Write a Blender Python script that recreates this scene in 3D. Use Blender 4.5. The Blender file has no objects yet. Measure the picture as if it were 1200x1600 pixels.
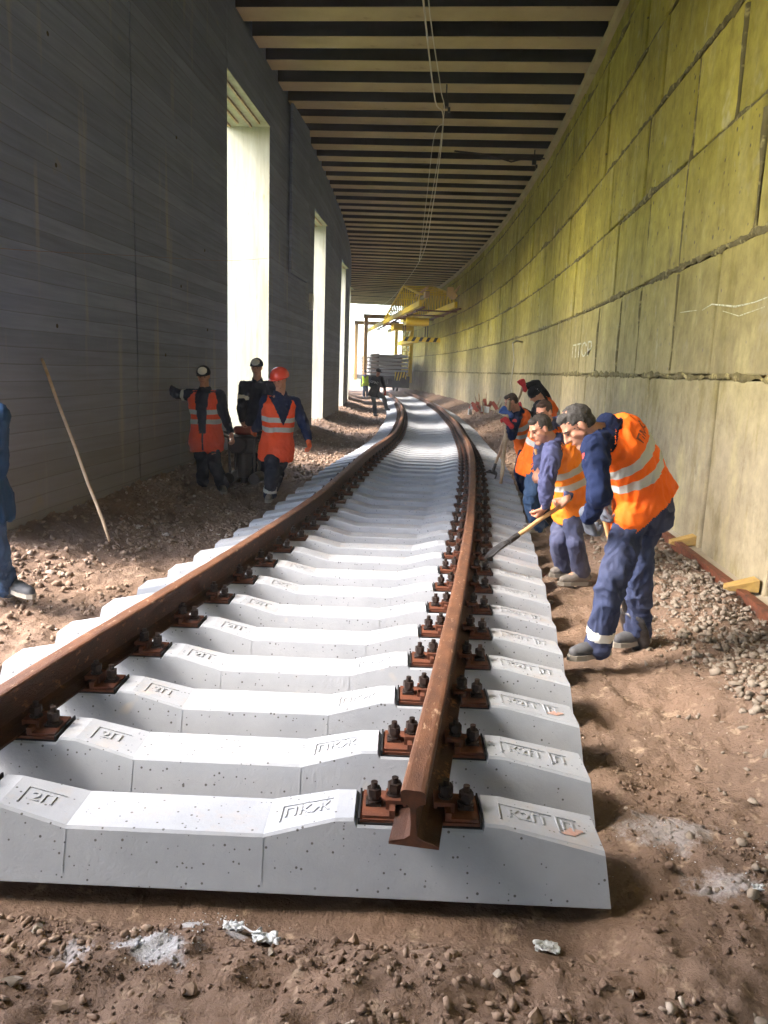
import bpy, math, random
import numpy as np
from mathutils import Vector, Matrix, noise
R = math.radians
random.seed(7); rng = np.random.default_rng(7)
S = bpy.context.scene
COL = S.collection

# ------------------------------------------------------------ camera, sky, sun, exposure
cam_d = bpy.data.cameras.new('camera'); cam = bpy.data.objects.new('camera', cam_d); COL.objects.link(cam)
cam_d.sensor_fit = 'HORIZONTAL'; cam_d.sensor_width = 36.0; cam_d.lens = 36.0
cam_d.clip_start = 0.05; cam_d.clip_end = 2000
CX = (0.99568318, 0.08659203, 0.03341899)
CY = (-0.04843506, 0.17759209, 0.98291154)
CZ = (0.07917736, -0.98028714, 0.18101954)
cam.matrix_world = Matrix(((CX[0], CY[0], CZ[0], 0), (CX[1], CY[1], CZ[1], 0), (CX[2], CY[2], CZ[2], 1.60), (0, 0, 0, 1)))
S.camera = cam

SUN_AZ, SUN_EL = 74.0, 43.0          # light travels towards +x,+y : azimuth from +y towards +x
W = bpy.data.worlds.new('World'); S.world = W; W.use_nodes = True
nt = W.node_tree; nt.nodes.clear()
sky = nt.nodes.new('ShaderNodeTexSky'); sky.sky_type = 'NISHITA'; sky.sun_disc = False
sky.sun_elevation = R(SUN_EL); sky.sun_rotation = R(180 + SUN_AZ)
sky.air_density = 1.0; sky.dust_density = 3.0; sky.ozone_density = 1.0
bg = nt.nodes.new('ShaderNodeBackground'); bg.inputs[1].default_value = 0.15
wo = nt.nodes.new('ShaderNodeOutputWorld')
nt.links.new(sky.outputs[0], bg.inputs[0]); nt.links.new(bg.outputs[0], wo.inputs[0])
sun_d = bpy.data.lights.new('sun', 'SUN'); sun_d.energy = .26; sun_d.angle = R(8.0); sun_d.color = (1.0, .95, .86)
sun = bpy.data.objects.new('sun', sun_d); COL.objects.link(sun)
ce = math.cos(R(SUN_EL)); tv = Vector((math.sin(R(SUN_AZ)) * ce, math.cos(R(SUN_AZ)) * ce, -math.sin(R(SUN_EL))))
sun.rotation_euler = tv.to_track_quat('-Z', 'Y').to_euler(); sun.location = (-20, -20, 30)
S.view_settings.view_transform = 'Standard'; S.view_settings.look = 'None'
S.view_settings.exposure = 3.76; S.view_settings.gamma = 1.0
S.render.engine = 'CYCLES'
S.cycles.use_denoising = True
S.cycles.max_bounces = 8; S.cycles.diffuse_bounces = 6; S.cycles.sample_clamp_indirect = 8.0
S.cycles.use_adaptive_sampling = True; S.cycles.adaptive_threshold = 0.015

# ------------------------------------------------------------ mesh helpers
class MB:
    def __init__(s): s.v = []; s.f = []
    def add(s, vs, fs):
        o = len(s.v); s.v += [tuple(map(float, v)) for v in vs]; s.f += [tuple(i + o for i in f) for f in fs]; return s
    def box(s, c, d, rz=0, M=None):
        x, y, z = d[0] / 2, d[1] / 2, d[2] / 2
        vs = [Vector((sx * x, sy * y, sz * z)) for sz in (-1, 1) for sy in (-1, 1) for sx in (-1, 1)]
        m = M if M is not None else Matrix.Rotation(rz, 3, 'Z')
        return s.add([m @ v + Vector(c) for v in vs], [(0, 2, 3, 1), (4, 5, 7, 6), (0, 1, 5, 4), (2, 6, 7, 3), (0, 4, 6, 2), (1, 3, 7, 5)])
    def hexa(s, b, t):   # 4 bottom pts, 4 top pts
        return s.add(list(b) + list(t), [(3, 2, 1, 0), (4, 5, 6, 7), (0, 1, 5, 4), (1, 2, 6, 5), (2, 3, 7, 6), (3, 0, 4, 7)])
    def cyl(s, a, b, r0, r1=None, n=10):
        r1 = r0 if r1 is None else r1
        a = Vector(a); b = Vector(b); d = (b - a).normalized(); u = d.orthogonal().normalized(); w = d.cross(u)
        vs = []
        for p, r in ((a, r0), (b, r1)):
            for k in range(n):
                t = 2 * math.pi * k / n; vs.append(p + (u * math.cos(t) + w * math.sin(t)) * r)
        fs = [(k, (k + 1) % n, n + (k + 1) % n, n + k) for k in range(n)] + [tuple(range(n))[::-1], tuple(range(n, 2 * n))]
        return s.add(vs, fs)
    def tube(s, pts, r, n=6):
        pts = [Vector(p) for p in pts]
        vs = []; m = len(pts)
        for i, p in enumerate(pts):
            d = (pts[min(i + 1, m - 1)] - pts[max(i - 1, 0)]).normalized()
            u = d.cross(Vector((.123, .3, 1))).normalized(); w = d.cross(u)
            rr = r[i] if isinstance(r, (list, tuple)) else r
            for k in range(n):
                t = 2 * math.pi * k / n; vs.append(p + (u * math.cos(t) + w * math.sin(t)) * rr)
        fs = [(i * n + k, i * n + (k + 1) % n, (i + 1) * n + (k + 1) % n, (i + 1) * n + k) for i in range(m - 1) for k in range(n)]
        fs += [tuple(range(n))[::-1], tuple(range((m - 1) * n, m * n))]
        return s.add(vs, fs)
    def cap(s, p0, r0, p1, r1, n=12):    # tapered capsule
        a = Vector(p0); b = Vector(p1); d = b - a
        d = d.normalized() if d.length > 1e-6 else Vector((0, 0, 1))
        u = d.orthogonal().normalized(); w = d.cross(u)
        rings = []
        for c, r, sg, angs in ((a, r0, -1, (75, 50, 25, 0)), (b, r1, 1, (0, 25, 50, 75))):
            for an in angs:
                rings.append((c + d * (sg * r * math.sin(R(an))), r * math.cos(R(an))))
        vs = [a - d * r0]
        for c, r in rings:
            for k in range(n):
                t = 2 * math.pi * k / n; vs.append(c + (u * math.cos(t) + w * math.sin(t)) * r)
        vs.append(b + d * r1); m = len(rings); L = len(vs) - 1
        fs = [(0, 1 + (k + 1) % n, 1 + k) for k in range(n)]
        fs += [(1 + i * n + k, 1 + i * n + (k + 1) % n, 1 + (i + 1) * n + (k + 1) % n, 1 + (i + 1) * n + k) for i in range(m - 1) for k in range(n)]
        fs += [(L, 1 + (m - 1) * n + k, 1 + (m - 1) * n + (k + 1) % n) for k in range(n)]
        return s.add(vs, fs)
    def ell(s, c, ax, ay, az, n=16, m=10):   # ellipsoid from three axis vectors
        c = Vector(c); vs = [c - az]
        for i in range(1, m):
            p = math.pi * i / m
            for k in range(n):
                t = 2 * math.pi * k / n
                vs.append(c + ax * (math.sin(p) * math.cos(t)) + ay * (math.sin(p) * math.sin(t)) - az * math.cos(p))
        vs.append(c + az); L = len(vs) - 1
        fs = [(0, 1 + (k + 1) % n, 1 + k) for k in range(n)]
        fs += [(1 + i * n + k, 1 + i * n + (k + 1) % n, 1 + (i + 1) * n + (k + 1) % n, 1 + (i + 1) * n + k) for i in range(m - 2) for k in range(n)]
        fs += [(L, 1 + (m - 2) * n + k, 1 + (m - 2) * n + (k + 1) % n) for k in range(n)]
        return s.add(vs, fs)
    def loft(s, rings, n=20):            # rings: (center, ux*rx, uy*ry)
        vs = []
        for c, a, b in rings:
            for k in range(n):
                t = 2 * math.pi * k / n; ct, st = math.cos(t), math.sin(t)
                ct = math.copysign(abs(ct) ** .85, ct); st = math.copysign(abs(st) ** .85, st)
                vs.append(c + a * ct + b * st)
        m = len(rings)
        fs = [(i * n + k, i * n + (k + 1) % n, (i + 1) * n + (k + 1) % n, (i + 1) * n + k) for i in range(m - 1) for k in range(n)]
        fs += [tuple(range(n))[::-1], tuple(range((m - 1) * n, m * n))]
        return s.add(vs, fs)
    def prism(s, prof, a, b):            # prof: list of (u,z) in plane; swept from a to b (horizontal)
        a = Vector(a); b = Vector(b); d = (b - a).normalized(); u = Vector((d.y, -d.x, 0))
        n = len(prof); vs = [p + u * q[0] + Vector((0, 0, q[1])) for p in (a, b) for q in prof]
        fs = [(k, (k + 1) % n, n + (k + 1) % n, n + k) for k in range(n)] + [tuple(range(n))[::-1], tuple(range(n, 2 * n))]
        return s.add(vs, fs)
    def mesh(s, name, off=(0, 0, 0)):
        me = bpy.data.meshes.new(name)
        v = np.array(s.v, dtype=float).reshape(-1, 3) - np.array(off, dtype=float)
        me.from_pydata(v.tolist(), [], s.f); me.update(); return me

def tag(o, label=None, cat=None, group=None, kind=None):
    if label: o['label'] = label
    if cat: o['category'] = cat
    if group: o['group'] = group
    if kind: o['kind'] = kind
    return o
def thing(name, loc, label, cat, group=None, rz=0):
    o = bpy.data.objects.new(name, None); COL.objects.link(o); o.location = loc; o.rotation_euler = (0, 0, rz)
    o.empty_display_size = .1
    return tag(o, label, cat, group)
def wloc(o):
    p = Vector((0, 0, 0))
    while o is not None: p += Vector(o.location); o = o.parent
    return p
def obj(name, m, mat, parent=None, world=True, smooth=False, bevel=0, seg=2):
    """link MB or mesh as one object; world=True: vertices are in world space and get re-based on the (unrotated) parent"""
    if isinstance(m, MB): me = m.mesh(name, wloc(parent) if (world and parent) else (0, 0, 0))
    else: me = m
    o = bpy.data.objects.new(name, me); COL.objects.link(o)
    for k in (mat if isinstance(mat, (list, tuple)) else [mat]): me.materials.append(k)
    if parent: o.parent = parent
    if smooth: me.shade_smooth()
    if bevel:
        b = o.modifiers.new('bevel', 'BEVEL'); b.width = bevel; b.segments = seg; b.limit_method = 'ANGLE'; b.angle_limit = R(30)
    return o
def fix_normals(me):
    import bmesh
    bm = bmesh.new(); bm.from_mesh(me); bmesh.ops.recalc_face_normals(bm, faces=bm.faces); bm.to_mesh(me); bm.free()

# ------------------------------------------------------------ materials
def mat(name, base, rough=.8, metal=0, var=None, vscale=3, vmix=.5, spots=None, bump=0, bscale=30, coord='Object', stretch=(1, 1, 1), fine=None, spec=.35):
    """procedural principled material. var: second colour mixed by noise; spots: (colour, scale, size) ; fine: (colour, scale, threshold)"""
    m = bpy.data.materials.new(name); m.use_nodes = True; n = m.node_tree.nodes; l = m.node_tree.links
    p = n['Principled BSDF']; p.inputs['Roughness'].default_value = rough; p.inputs['Metallic'].default_value = metal
    p.inputs['Specular IOR Level'].default_value = spec
    tc = n.new('ShaderNodeTexCoord'); mp = n.new('ShaderNodeMapping'); mp.inputs['Scale'].default_value = stretch
    l.new(tc.outputs[coord], mp.inputs[0]); P = mp.outputs[0]
    col = None
    def rgb(c):
        r = n.new('ShaderNodeRGB'); r.outputs[0].default_value = (*c, 1); return r.outputs[0]
    col = rgb(base)
    def mixc(a, b, f):
        x = n.new('ShaderNodeMix'); x.data_type = 'RGBA'; l.new(f, x.inputs['Factor']); l.new(a, x.inputs[6]); l.new(b, x.inputs[7]); return x.outputs[2]
    def nz(sc, det=5, ro=.6, src=None):
        t = n.new('ShaderNodeTexNoise'); t.inputs['Scale'].default_value = sc; t.inputs['Detail'].default_value = det; t.inputs['Roughness'].default_value = ro
        l.new(src or P, t.inputs['Vector']); return t.outputs[0]
    def ramp(f, a, b, c0=0, c1=1):
        r = n.new('ShaderNodeMapRange'); r.inputs[1].default_value = a; r.inputs[2].default_value = b; r.inputs[3].default_value = c0; r.inputs[4].default_value = c1
        l.new(f, r.inputs[0]); return r.outputs[0]
    if var is not None:
        col = mixc(col, rgb(var), ramp(nz(vscale), .5 - .35 * (1.2 - vmix), .5 + .25 * (1.4 - vmix)))
    if fine is not None:
        col = mixc(col, rgb(fine[0]), ramp(nz(fine[1], 3, .7), fine[2], fine[2] + .12))
    if spots is not None:
        v = n.new('ShaderNodeTexVoronoi'); v.inputs['Scale'].default_value = spots[1]; l.new(P, v.inputs['Vector'])
        sp0 = n.new('ShaderNodeSeparateColor'); l.new(v.outputs['Color'], sp0.inputs[0])
        dv = n.new('ShaderNodeMath'); dv.operation = 'DIVIDE'; l.new(v.outputs['Distance'], dv.inputs[0]); pw = ramp(sp0.outputs[1], 0, 1, .25, 1.5); l.new(pw, dv.inputs[1])
        a = ramp(dv.outputs[0], spots[2], spots[2] + .05, 1, 0)
        g = ramp(nz(2.5, 2), .5, .6)
        sp = n.new('ShaderNodeSeparateColor'); l.new(v.outputs['Color'], sp.inputs[0]); h = ramp(sp.outputs[0], .70, .72)
        q = n.new('ShaderNodeMath'); q.operation = 'MULTIPLY'; l.new(a, q.inputs[0]); l.new(h, q.inputs[1])
        col = mixc(col, rgb(spots[0]), q.outputs[0])
    l.new(col, p.inputs['Base Color'])
    if bump:
        b = n.new('ShaderNodeBump'); b.inputs['Strength'].default_value = min(1, bump); b.inputs['Distance'].default_value = .025 if 'dirt' in name else .01
        l.new(nz(bscale, 8, .65), b.inputs['Height']); l.new(b.outputs[0], p.inputs['Normal'])
    m['col'] = 1
    return m
def nodes_of(m):
    return m.node_tree.nodes, m.node_tree.links
def stains(m, spots, colour):
    n, l = nodes_of(m); p = n['Principled BSDF']; tc = n.new('ShaderNodeTexCoord')
    c = p.inputs['Base Color'].links[0].from_socket
    nz = n.new('ShaderNodeTexNoise'); nz.inputs['Scale'].default_value = 14; nz.inputs['Detail'].default_value = 8; nz.inputs['Roughness'].default_value = .75; l.new(tc.outputs['Object'], nz.inputs['Vector'])
    for x, y, r, k in spots:
        d = n.new('ShaderNodeVectorMath'); d.operation = 'DISTANCE'; mp = n.new('ShaderNodeMapping'); mp.inputs['Scale'].default_value = (1, 1.5, 0); l.new(tc.outputs['Object'], mp.inputs[0]); l.new(mp.outputs[0], d.inputs[0]); d.inputs[1].default_value = (x, y * 1.5, 0)
        a = n.new('ShaderNodeMapRange'); a.inputs[1].default_value = r; a.inputs[2].default_value = 0; a.inputs[3].default_value = 0; a.inputs[4].default_value = .42; l.new(d.outputs['Value'], a.inputs[0])
        b = n.new('ShaderNodeMath'); b.operation = 'ADD'; l.new(a.outputs[0], b.inputs[0]); l.new(nz.outputs[0], b.inputs[1])
        e = n.new('ShaderNodeMapRange'); e.inputs[1].default_value = .62; e.inputs[2].default_value = .80; e.inputs[4].default_value = k; l.new(b.outputs[0], e.inputs[0])
        f = n.new('ShaderNodeMath'); f.operation = 'MULTIPLY'; l.new(e.outputs[0], f.inputs[0]); g = n.new('ShaderNodeMath'); g.operation = 'GREATER_THAN'; l.new(a.outputs[0], g.inputs[0]); g.inputs[1].default_value = 0.001; l.new(g.outputs[0], f.inputs[1])
        x_ = n.new('ShaderNodeMix'); x_.data_type = 'RGBA'; l.new(f.outputs[0], x_.inputs['Factor']); l.new(c, x_.inputs[6]); x_.inputs[7].default_value = (*colour, 1); c = x_.outputs[2]
    l.new(c, p.inputs['Base Color'])

M = {}
M['sleeper'] = mat('sleeper_concrete', (.385, .41, .455), .85, var=(.30, .325, .365), vscale=4, bump=.25, bscale=60, spots=((.10, .10, .10), 62, .17), fine=((.55, .48, .40), 3.2, .66))
def vary(m, amt, dust):
    n, l = nodes_of(m); p = n['Principled BSDF']; oi = n.new('ShaderNodeObjectInfo'); c = p.inputs['Base Color'].links[0].from_socket
    mp = [q for q in n if q.type == 'MAPPING'][0]; ad = n.new('ShaderNodeVectorMath'); ad.operation = 'ADD'; sc = n.new('ShaderNodeVectorMath'); sc.operation = 'SCALE'; cb = n.new('ShaderNodeCombineXYZ')
    for i in range(3): l.new(oi.outputs['Random'], cb.inputs[i])
    l.new(cb.outputs[0], sc.inputs[0]); sc.inputs['Scale'].default_value = 37; tc = [q for q in n if q.type == 'TEX_COORD'][0]
    l.new(tc.outputs['Object'], ad.inputs[0]); l.new(sc.outputs[0], ad.inputs[1]); l.new(ad.outputs[0], mp.inputs[0])
    r = n.new('ShaderNodeMapRange'); r.inputs[3].default_value = 1 - amt; r.inputs[4].default_value = 1 + amt * .6; l.new(oi.outputs['Random'], r.inputs[0])
    v = n.new('ShaderNodeVectorMath'); v.operation = 'SCALE'; l.new(c, v.inputs[0]); l.new(r.outputs[0], v.inputs['Scale'])
    g = n.new('ShaderNodeNewGeometry'); sz = n.new('ShaderNodeSeparateXYZ'); l.new(g.outputs['True Normal'], sz.inputs[0])
    nz = n.new('ShaderNodeTexNoise'); nz.inputs['Scale'].default_value = 7; nz.inputs['Detail'].default_value = 7; nz.inputs['Roughness'].default_value = .7; l.new(mp.outputs[0], nz.inputs['Vector'])
    a = n.new('ShaderNodeMapRange'); a.inputs[1].default_value = .52; a.inputs[2].default_value = .75; a.inputs[4].default_value = .55; l.new(nz.outputs[0], a.inputs[0])
    b = n.new('ShaderNodeMapRange'); b.inputs[1].default_value = .6; b.inputs[2].default_value = .9; l.new(sz.outputs['Z'], b.inputs[0])
    q = n.new('ShaderNodeMath'); q.operation = 'MULTIPLY'; l.new(a.outputs[0], q.inputs[0]); l.new(b.outputs[0], q.inputs[1])
    x = n.new('ShaderNodeMix'); x.data_type = 'RGBA'; l.new(q.outputs[0], x.inputs['Factor']); l.new(v.outputs[0], x.inputs[6]); x.inputs[7].default_value = (*dust, 1); l.new(x.outputs[2], p.inputs['Base Color'])
vary(M['sleeper'], .10, (.40, .33, .26))
M['oldsleeper'] = mat('stack_concrete', (.42, .42, .42), .85, var=(.3, .3, .3), vscale=2)
M['rust'] = mat('rusty_rail_steel', (.085, .034, .018), .62, .25, var=(.035, .02, .016), vscale=10, bump=.5, bscale=130, stretch=(1, .6, 1), fine=((.26, .12, .05), 24, .6))
M['railtop'] = mat('rusty_rail_head', (.21, .095, .05), .6, .25, var=(.09, .045, .03), vscale=12, bump=.5, bscale=120, stretch=(1.5, .5, 1), fine=((.40, .27, .18), 28, .6))
M['plate'] = mat('dark_tie_plate', (.045, .028, .022), .6, .5, var=(.16, .06, .03), vscale=14, bump=.3, bscale=90)
M['clip'] = mat('rusty_clip', (.20, .065, .03), .65, .2, var=(.07, .03, .02), vscale=18, bump=.3, bscale=90)
M['bolt'] = mat('oily_bolt_steel', (.022, .02, .02), .45, .5, var=(.06, .038, .03), vscale=25, bump=.2, bscale=90)
M['rubber'] = mat('black_rubber', (.012, .012, .013), .7)
M['dirt'] = mat('brown_dirt', (.245, .165, .118), .95, var=(.145, .104, .080), vscale=1.3, bump=1, bscale=30, fine=((.34, .255, .185), 11, .58), spec=.1)
stains(M['dirt'], [(-.74, 1.82, .16, .8), (-.68, 1.97, .07, .8), (-.95, 1.78, .10, .45), (.85, 2.6, .28, .35), (.95, 2.3, .18, .4), (-.55, 1.93, .06, .5)], (.50, .52, .55))
M['stone'] = mat('crushed_stone', (.29, .21, .15), .9, var=(.16, .11, .08), vscale=9, bump=.5, bscale=50, fine=((.46, .40, .34), 6, .58), spec=.2)
M['stone2'] = mat('pale_crushed_stone', (.29, .25, .20), .9, var=(.15, .12, .095), vscale=11, bump=.5, bscale=50, spec=.2)
M['grass'] = mat('grass_green', (.10, .15, .03), .95, var=(.16, .17, .05), vscale=1.5, bump=.8, bscale=10)
M['leaf'] = mat('leaf_green', (.07, .12, .03), .8, var=(.12, .16, .05), vscale=5)
M['bark'] = mat('bark_brown', (.10, .07, .05), .9)
M['wood'] = mat('pale_handle_wood', (.56, .35, .16), .6, var=(.40, .22, .09), vscale=12, bump=.15, bscale=60)
M['oldwood'] = mat('weathered_wood', (.48, .37, .26), .75, var=(.26, .17, .10), vscale=10, bump=.2, bscale=60)
M['steel'] = mat('worn_tool_steel', (.10, .10, .11), .45, .8, var=(.04, .035, .03), vscale=20)
M['blackmetal'] = mat('greasy_black_metal', (.02, .02, .022), .45, .5, var=(.05, .035, .03), vscale=12)
M['wire'] = mat('pale_wire', (.50, .47, .38), .5)
M['yellow'] = mat('crane_yellow', (.82, .58, .02), .5, var=(.62, .42, .03), vscale=1.4)
M['orangeY'] = mat('gantry_orange', (.60, .38, .16), .6, var=(.45, .28, .12), vscale=1.4)
M['wagon'] = mat('wagon_black', (.02, .022, .025), .6, var=(.05, .045, .04), vscale=3)
M['black'] = mat('hazard_black', (.02, .02, .02), .6)
M['white'] = mat('chalk_white', (.62, .62, .48), .9, fine=((.30, .29, .14), 30, .45))
M['plastic'] = mat('crumpled_white_plastic', (.50, .53, .55), .5, bump=.6, bscale=30)
M['ochre'] = mat('ochre_wood', (.42, .27, .075), .8, var=(.26, .17, .06), vscale=14, bump=.3, bscale=50)
M['redpaint'] = mat('red_plastic', (.28, .06, .035), .7)
M['footing'] = mat('footing_concrete', (.46, .42, .33), .9, var=(.26, .21, .14), vscale=1.6, bump=.3, bscale=30)
M['blkmark'] = mat('cast_mark_concrete', (.33, .35, .38), .9)
M['redmark'] = mat('red_marking_paint', (.50, .24, .18), .9, var=(.42, .36, .33), vscale=30)

# left wall: dark board-formed concrete
def board_wall():
    m = mat('board_formed_concrete', (.165, .205, .34), .9, var=(.12, .15, .255), vscale=.55, fine=((.20, .19, .175), 1.3, .66), spec=.3)
    n, l = nodes_of(m); p = n['Principled BSDF']
    tc = n.new('ShaderNodeTexCoord'); sx = n.new('ShaderNodeSeparateXYZ'); l.new(tc.outputs['Object'], sx.inputs[0])
    nz = n.new('ShaderNodeTexNoise'); nz.inputs['Scale'].default_value = .6; l.new(tc.outputs['Object'], nz.inputs['Vector'])
    a = n.new('ShaderNodeMath'); a.operation = 'MULTIPLY_ADD'; l.new(nz.outputs[0], a.inputs[0]); a.inputs[1].default_value = .05; l.new(sx.outputs['Z'], a.inputs[2])
    b = n.new('ShaderNodeMath'); b.operation = 'MULTIPLY'; l.new(a.outputs[0], b.inputs[0]); b.inputs[1].default_value = 7.0
    fr = n.new('ShaderNodeMath'); fr.operation = 'FRACT'; l.new(b.outputs[0], fr.inputs[0])
    fl = n.new('ShaderNodeMath'); fl.operation = 'FLOOR'; l.new(b.outputs[0], fl.inputs[0])
    wn = n.new('ShaderNodeTexWhiteNoise'); wn.noise_dimensions = '1D'; l.new(fl.outputs[0], wn.inputs['W'])
    gr = n.new('ShaderNodeMapRange'); gr.inputs[1].default_value = 0; gr.inputs[2].default_value = .09; l.new(fr.outputs[0], gr.inputs[0])
    # stretched streaks
    mp = n.new('ShaderNodeMapping'); mp.inputs['Scale'].default_value = (1, .35, 6); l.new(tc.outputs['Object'], mp.inputs[0])
    st = n.new('ShaderNodeTexNoise'); st.inputs['Scale'].default_value = 3; st.inputs['Detail'].default_value = 6; l.new(mp.outputs[0], st.inputs['Vector'])
    mp2 = n.new('ShaderNodeMapping'); mp2.inputs['Scale'].default_value = (1, 2.2, .22); l.new(tc.outputs['Object'], mp2.inputs[0])
    ru = n.new('ShaderNodeTexNoise'); ru.inputs['Scale'].default_value = 2; ru.inputs['Detail'].default_value = 7; l.new(mp2.outputs[0], ru.inputs['Vector'])
    rr = n.new('ShaderNodeMapRange'); rr.inputs[1].default_value = .60; rr.inputs[2].default_value = .80; l.new(ru.outputs[0], rr.inputs[0])
    old = p.inputs['Base Color'].links[0].from_socket
    def mixm(a_, b_, f, bt='MIX', fv=None):
        x = n.new('ShaderNodeMix'); x.data_type = 'RGBA'; x.blend_type = bt
        if fv is None: l.new(f, x.inputs['Factor'])
        else: x.inputs['Factor'].default_value = fv
        l.new(a_, x.inputs[6])
        if isinstance(b_, tuple): x.inputs[7].default_value = (*b_, 1)
        else: l.new(b_, x.inputs[7])
        return x.outputs[2]
    c = mixm(old, wn.outputs['Value'], None, 'OVERLAY', .15)
    c = mixm(c, st.outputs[0], None, 'OVERLAY', .35)
    lo = n.new('ShaderNodeMapRange'); lo.inputs[1].default_value = 1.9; lo.inputs[2].default_value = .2; lo.inputs[4].default_value = .75; l.new(sx.outputs['Z'], lo.inputs[0])
    c = mixm(c, (.22, .20, .17), lo.outputs[0])
    c = mixm(c, (.27, .265, .25), rr.outputs[0])
    inv = n.new('ShaderNodeMath'); inv.operation = 'MULTIPLY_ADD'; l.new(gr.outputs[0], inv.inputs[0]); inv.inputs[1].default_value = -.55; inv.inputs[2].default_value = .55
    c = mixm(c, (.045, .042, .04), inv.outputs[0])
    l.new(c, p.inputs['Base Color'])
    h = n.new('ShaderNodeMath'); h.operation = 'MULTIPLY_ADD'; l.new(gr.outputs[0], h.inputs[0]); h.inputs[1].default_value = .6; l.new(st.outputs[0], h.inputs[2])
    h2 = n.new('ShaderNodeMath'); h2.operation = 'MULTIPLY_ADD'; l.new(wn.outputs['Value'], h2.inputs[0]); h2.inputs[1].default_value = .4; l.new(h.outputs[0], h2.inputs[2])
    bp = n.new('ShaderNodeBump'); bp.inputs['Strength'].default_value = .6; bp.inputs['Distance'].default_value = .008; l.new(h2.outputs[0], bp.inputs['Height']); l.new(bp.outputs[0], p.inputs['Normal'])
    return m
M['board'] = board_wall()
M['reveal'] = mat('pale_plank_formed_concrete', (.42, .41, .35), .9, var=(.28, .27, .20), vscale=1.5, bump=.4, bscale=14, stretch=(5, 5, .5), fine=((.30, .27, .16), 4, .62))
# right wall: algae-stained blocks
def block_mat():
    m = mat('algae_stained_blocks', (.43, .36, .07), .9, var=(.28, .24, .04), vscale=.9, bump=.9, bscale=14, fine=((.42, .375, .17), 2.2, .6), spots=((.12, .10, .05), 9, .10), spec=.2)
    n, l = nodes_of(m); p = n['Principled BSDF']
    tc = n.new('ShaderNodeTexCoord'); mp = n.new('ShaderNodeMapping'); mp.inputs['Scale'].default_value = (1, 1.1, .42); l.new(tc.outputs['Object'], mp.inputs[0])
    st = n.new('ShaderNodeTexNoise'); st.inputs['Scale'].default_value = 2.2; st.inputs['Detail'].default_value = 8; st.inputs['Roughness'].default_value = .65; l.new(mp.outputs[0], st.inputs['Vector'])
    r1 = n.new('ShaderNodeMapRange'); r1.inputs[1].default_value = .53; r1.inputs[2].default_value = .72; r1.inputs[4].default_value = .45; l.new(st.outputs[0], r1.inputs[0])
    r2 = n.new('ShaderNodeMapRange'); r2.inputs[1].default_value = .47; r2.inputs[2].default_value = .33; r2.inputs[4].default_value = .6; l.new(st.outputs[0], r2.inputs[0])
    sx = n.new('ShaderNodeSeparateXYZ'); l.new(tc.outputs['Object'], sx.inputs[0])
    rz = n.new('ShaderNodeMapRange'); rz.inputs[1].default_value = 1.0; rz.inputs[2].default_value = 3.6; rz.inputs[3].default_value = .95; rz.inputs[4].default_value = 0; l.new(sx.outputs['Z'], rz.inputs[0])
    gi = n.new('ShaderNodeNewGeometry')
    ri = n.new('ShaderNodeMath'); ri.operation = 'MULTIPLY_ADD'; l.new(gi.outputs['Random Per Island'], ri.inputs[0]); ri.inputs[1].default_value = .45; ri.inputs[2].default_value = .27
    old = p.inputs['Base Color'].links[0].from_socket
    def mx(a, b, f, bt='MIX', fv=None):
        x = n.new('ShaderNodeMix'); x.data_type = 'RGBA'; x.blend_type = bt
        if fv is None: l.new(f, x.inputs['Factor'])
        else: x.inputs['Factor'].default_value = fv
        l.new(a, x.inputs[6])
        if isinstance(b, tuple): x.inputs[7].default_value = (*b, 1)
        else: l.new(b, x.inputs[7])
        return x.outputs[2]
    c = mx(old, (.25, .215, .15), rz.outputs[0])
    c = mx(c, ri.outputs[0], None, 'OVERLAY', .4)
    c = mx(c, (.50, .44, .20), r1.outputs[0]); c = mx(c, (.15, .125, .03), r2.outputs[0])
    mt2 = n.new('ShaderNodeTexNoise'); mt2.inputs['Scale'].default_value = 5; mt2.inputs['Detail'].default_value = 9; mt2.inputs['Roughness'].default_value = .7; l.new(tc.outputs['Object'], mt2.inputs['Vector'])
    c = mx(c, mt2.outputs[0], None, 'OVERLAY', .65)
    ef = n.new('ShaderNodeTexNoise'); ef.inputs['Scale'].default_value = 1.5; ef.inputs['Detail'].default_value = 10; ef.inputs['Roughness'].default_value = .75; mp3 = n.new('ShaderNodeMapping'); mp3.inputs['Scale'].default_value = (1, 1.6, .6); mp3.inputs['Location'].default_value = (0, 31, 4); l.new(tc.outputs['Object'], mp3.inputs[0]); l.new(mp3.outputs[0], ef.inputs['Vector'])
    e1 = n.new('ShaderNodeMapRange'); e1.inputs[1].default_value = .60; e1.inputs[2].default_value = .68; e1.inputs[4].default_value = .5; l.new(ef.outputs[0], e1.inputs[0])
    e2 = n.new('ShaderNodeMapRange'); e2.inputs[1].default_value = .42; e2.inputs[2].default_value = .32; e2.inputs[4].default_value = .65; l.new(ef.outputs[0], e2.inputs[0])
    c = mx(c, (.52, .49, .34), e1.outputs[0]); c = mx(c, (.12, .10, .055), e2.outputs[0])
    l.new(c, p.inputs['Base Color'])
    return m
M['block'] = block_mat()
M['mortar'] = mat('rough_mortar', (.17, .14, .055), .95, var=(.09, .075, .03), vscale=4, bump=1, bscale=20, fine=((.34, .29, .12), 7, .54))
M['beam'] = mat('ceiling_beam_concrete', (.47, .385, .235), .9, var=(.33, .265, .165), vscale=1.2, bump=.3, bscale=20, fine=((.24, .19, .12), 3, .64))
M['slab'] = mat('soot_and_shade_concrete', (.055, .05, .045), .95, var=(.03, .028, .026), vscale=1)  # sooty slab; the beam sides reuse it as painted recess shade

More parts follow.
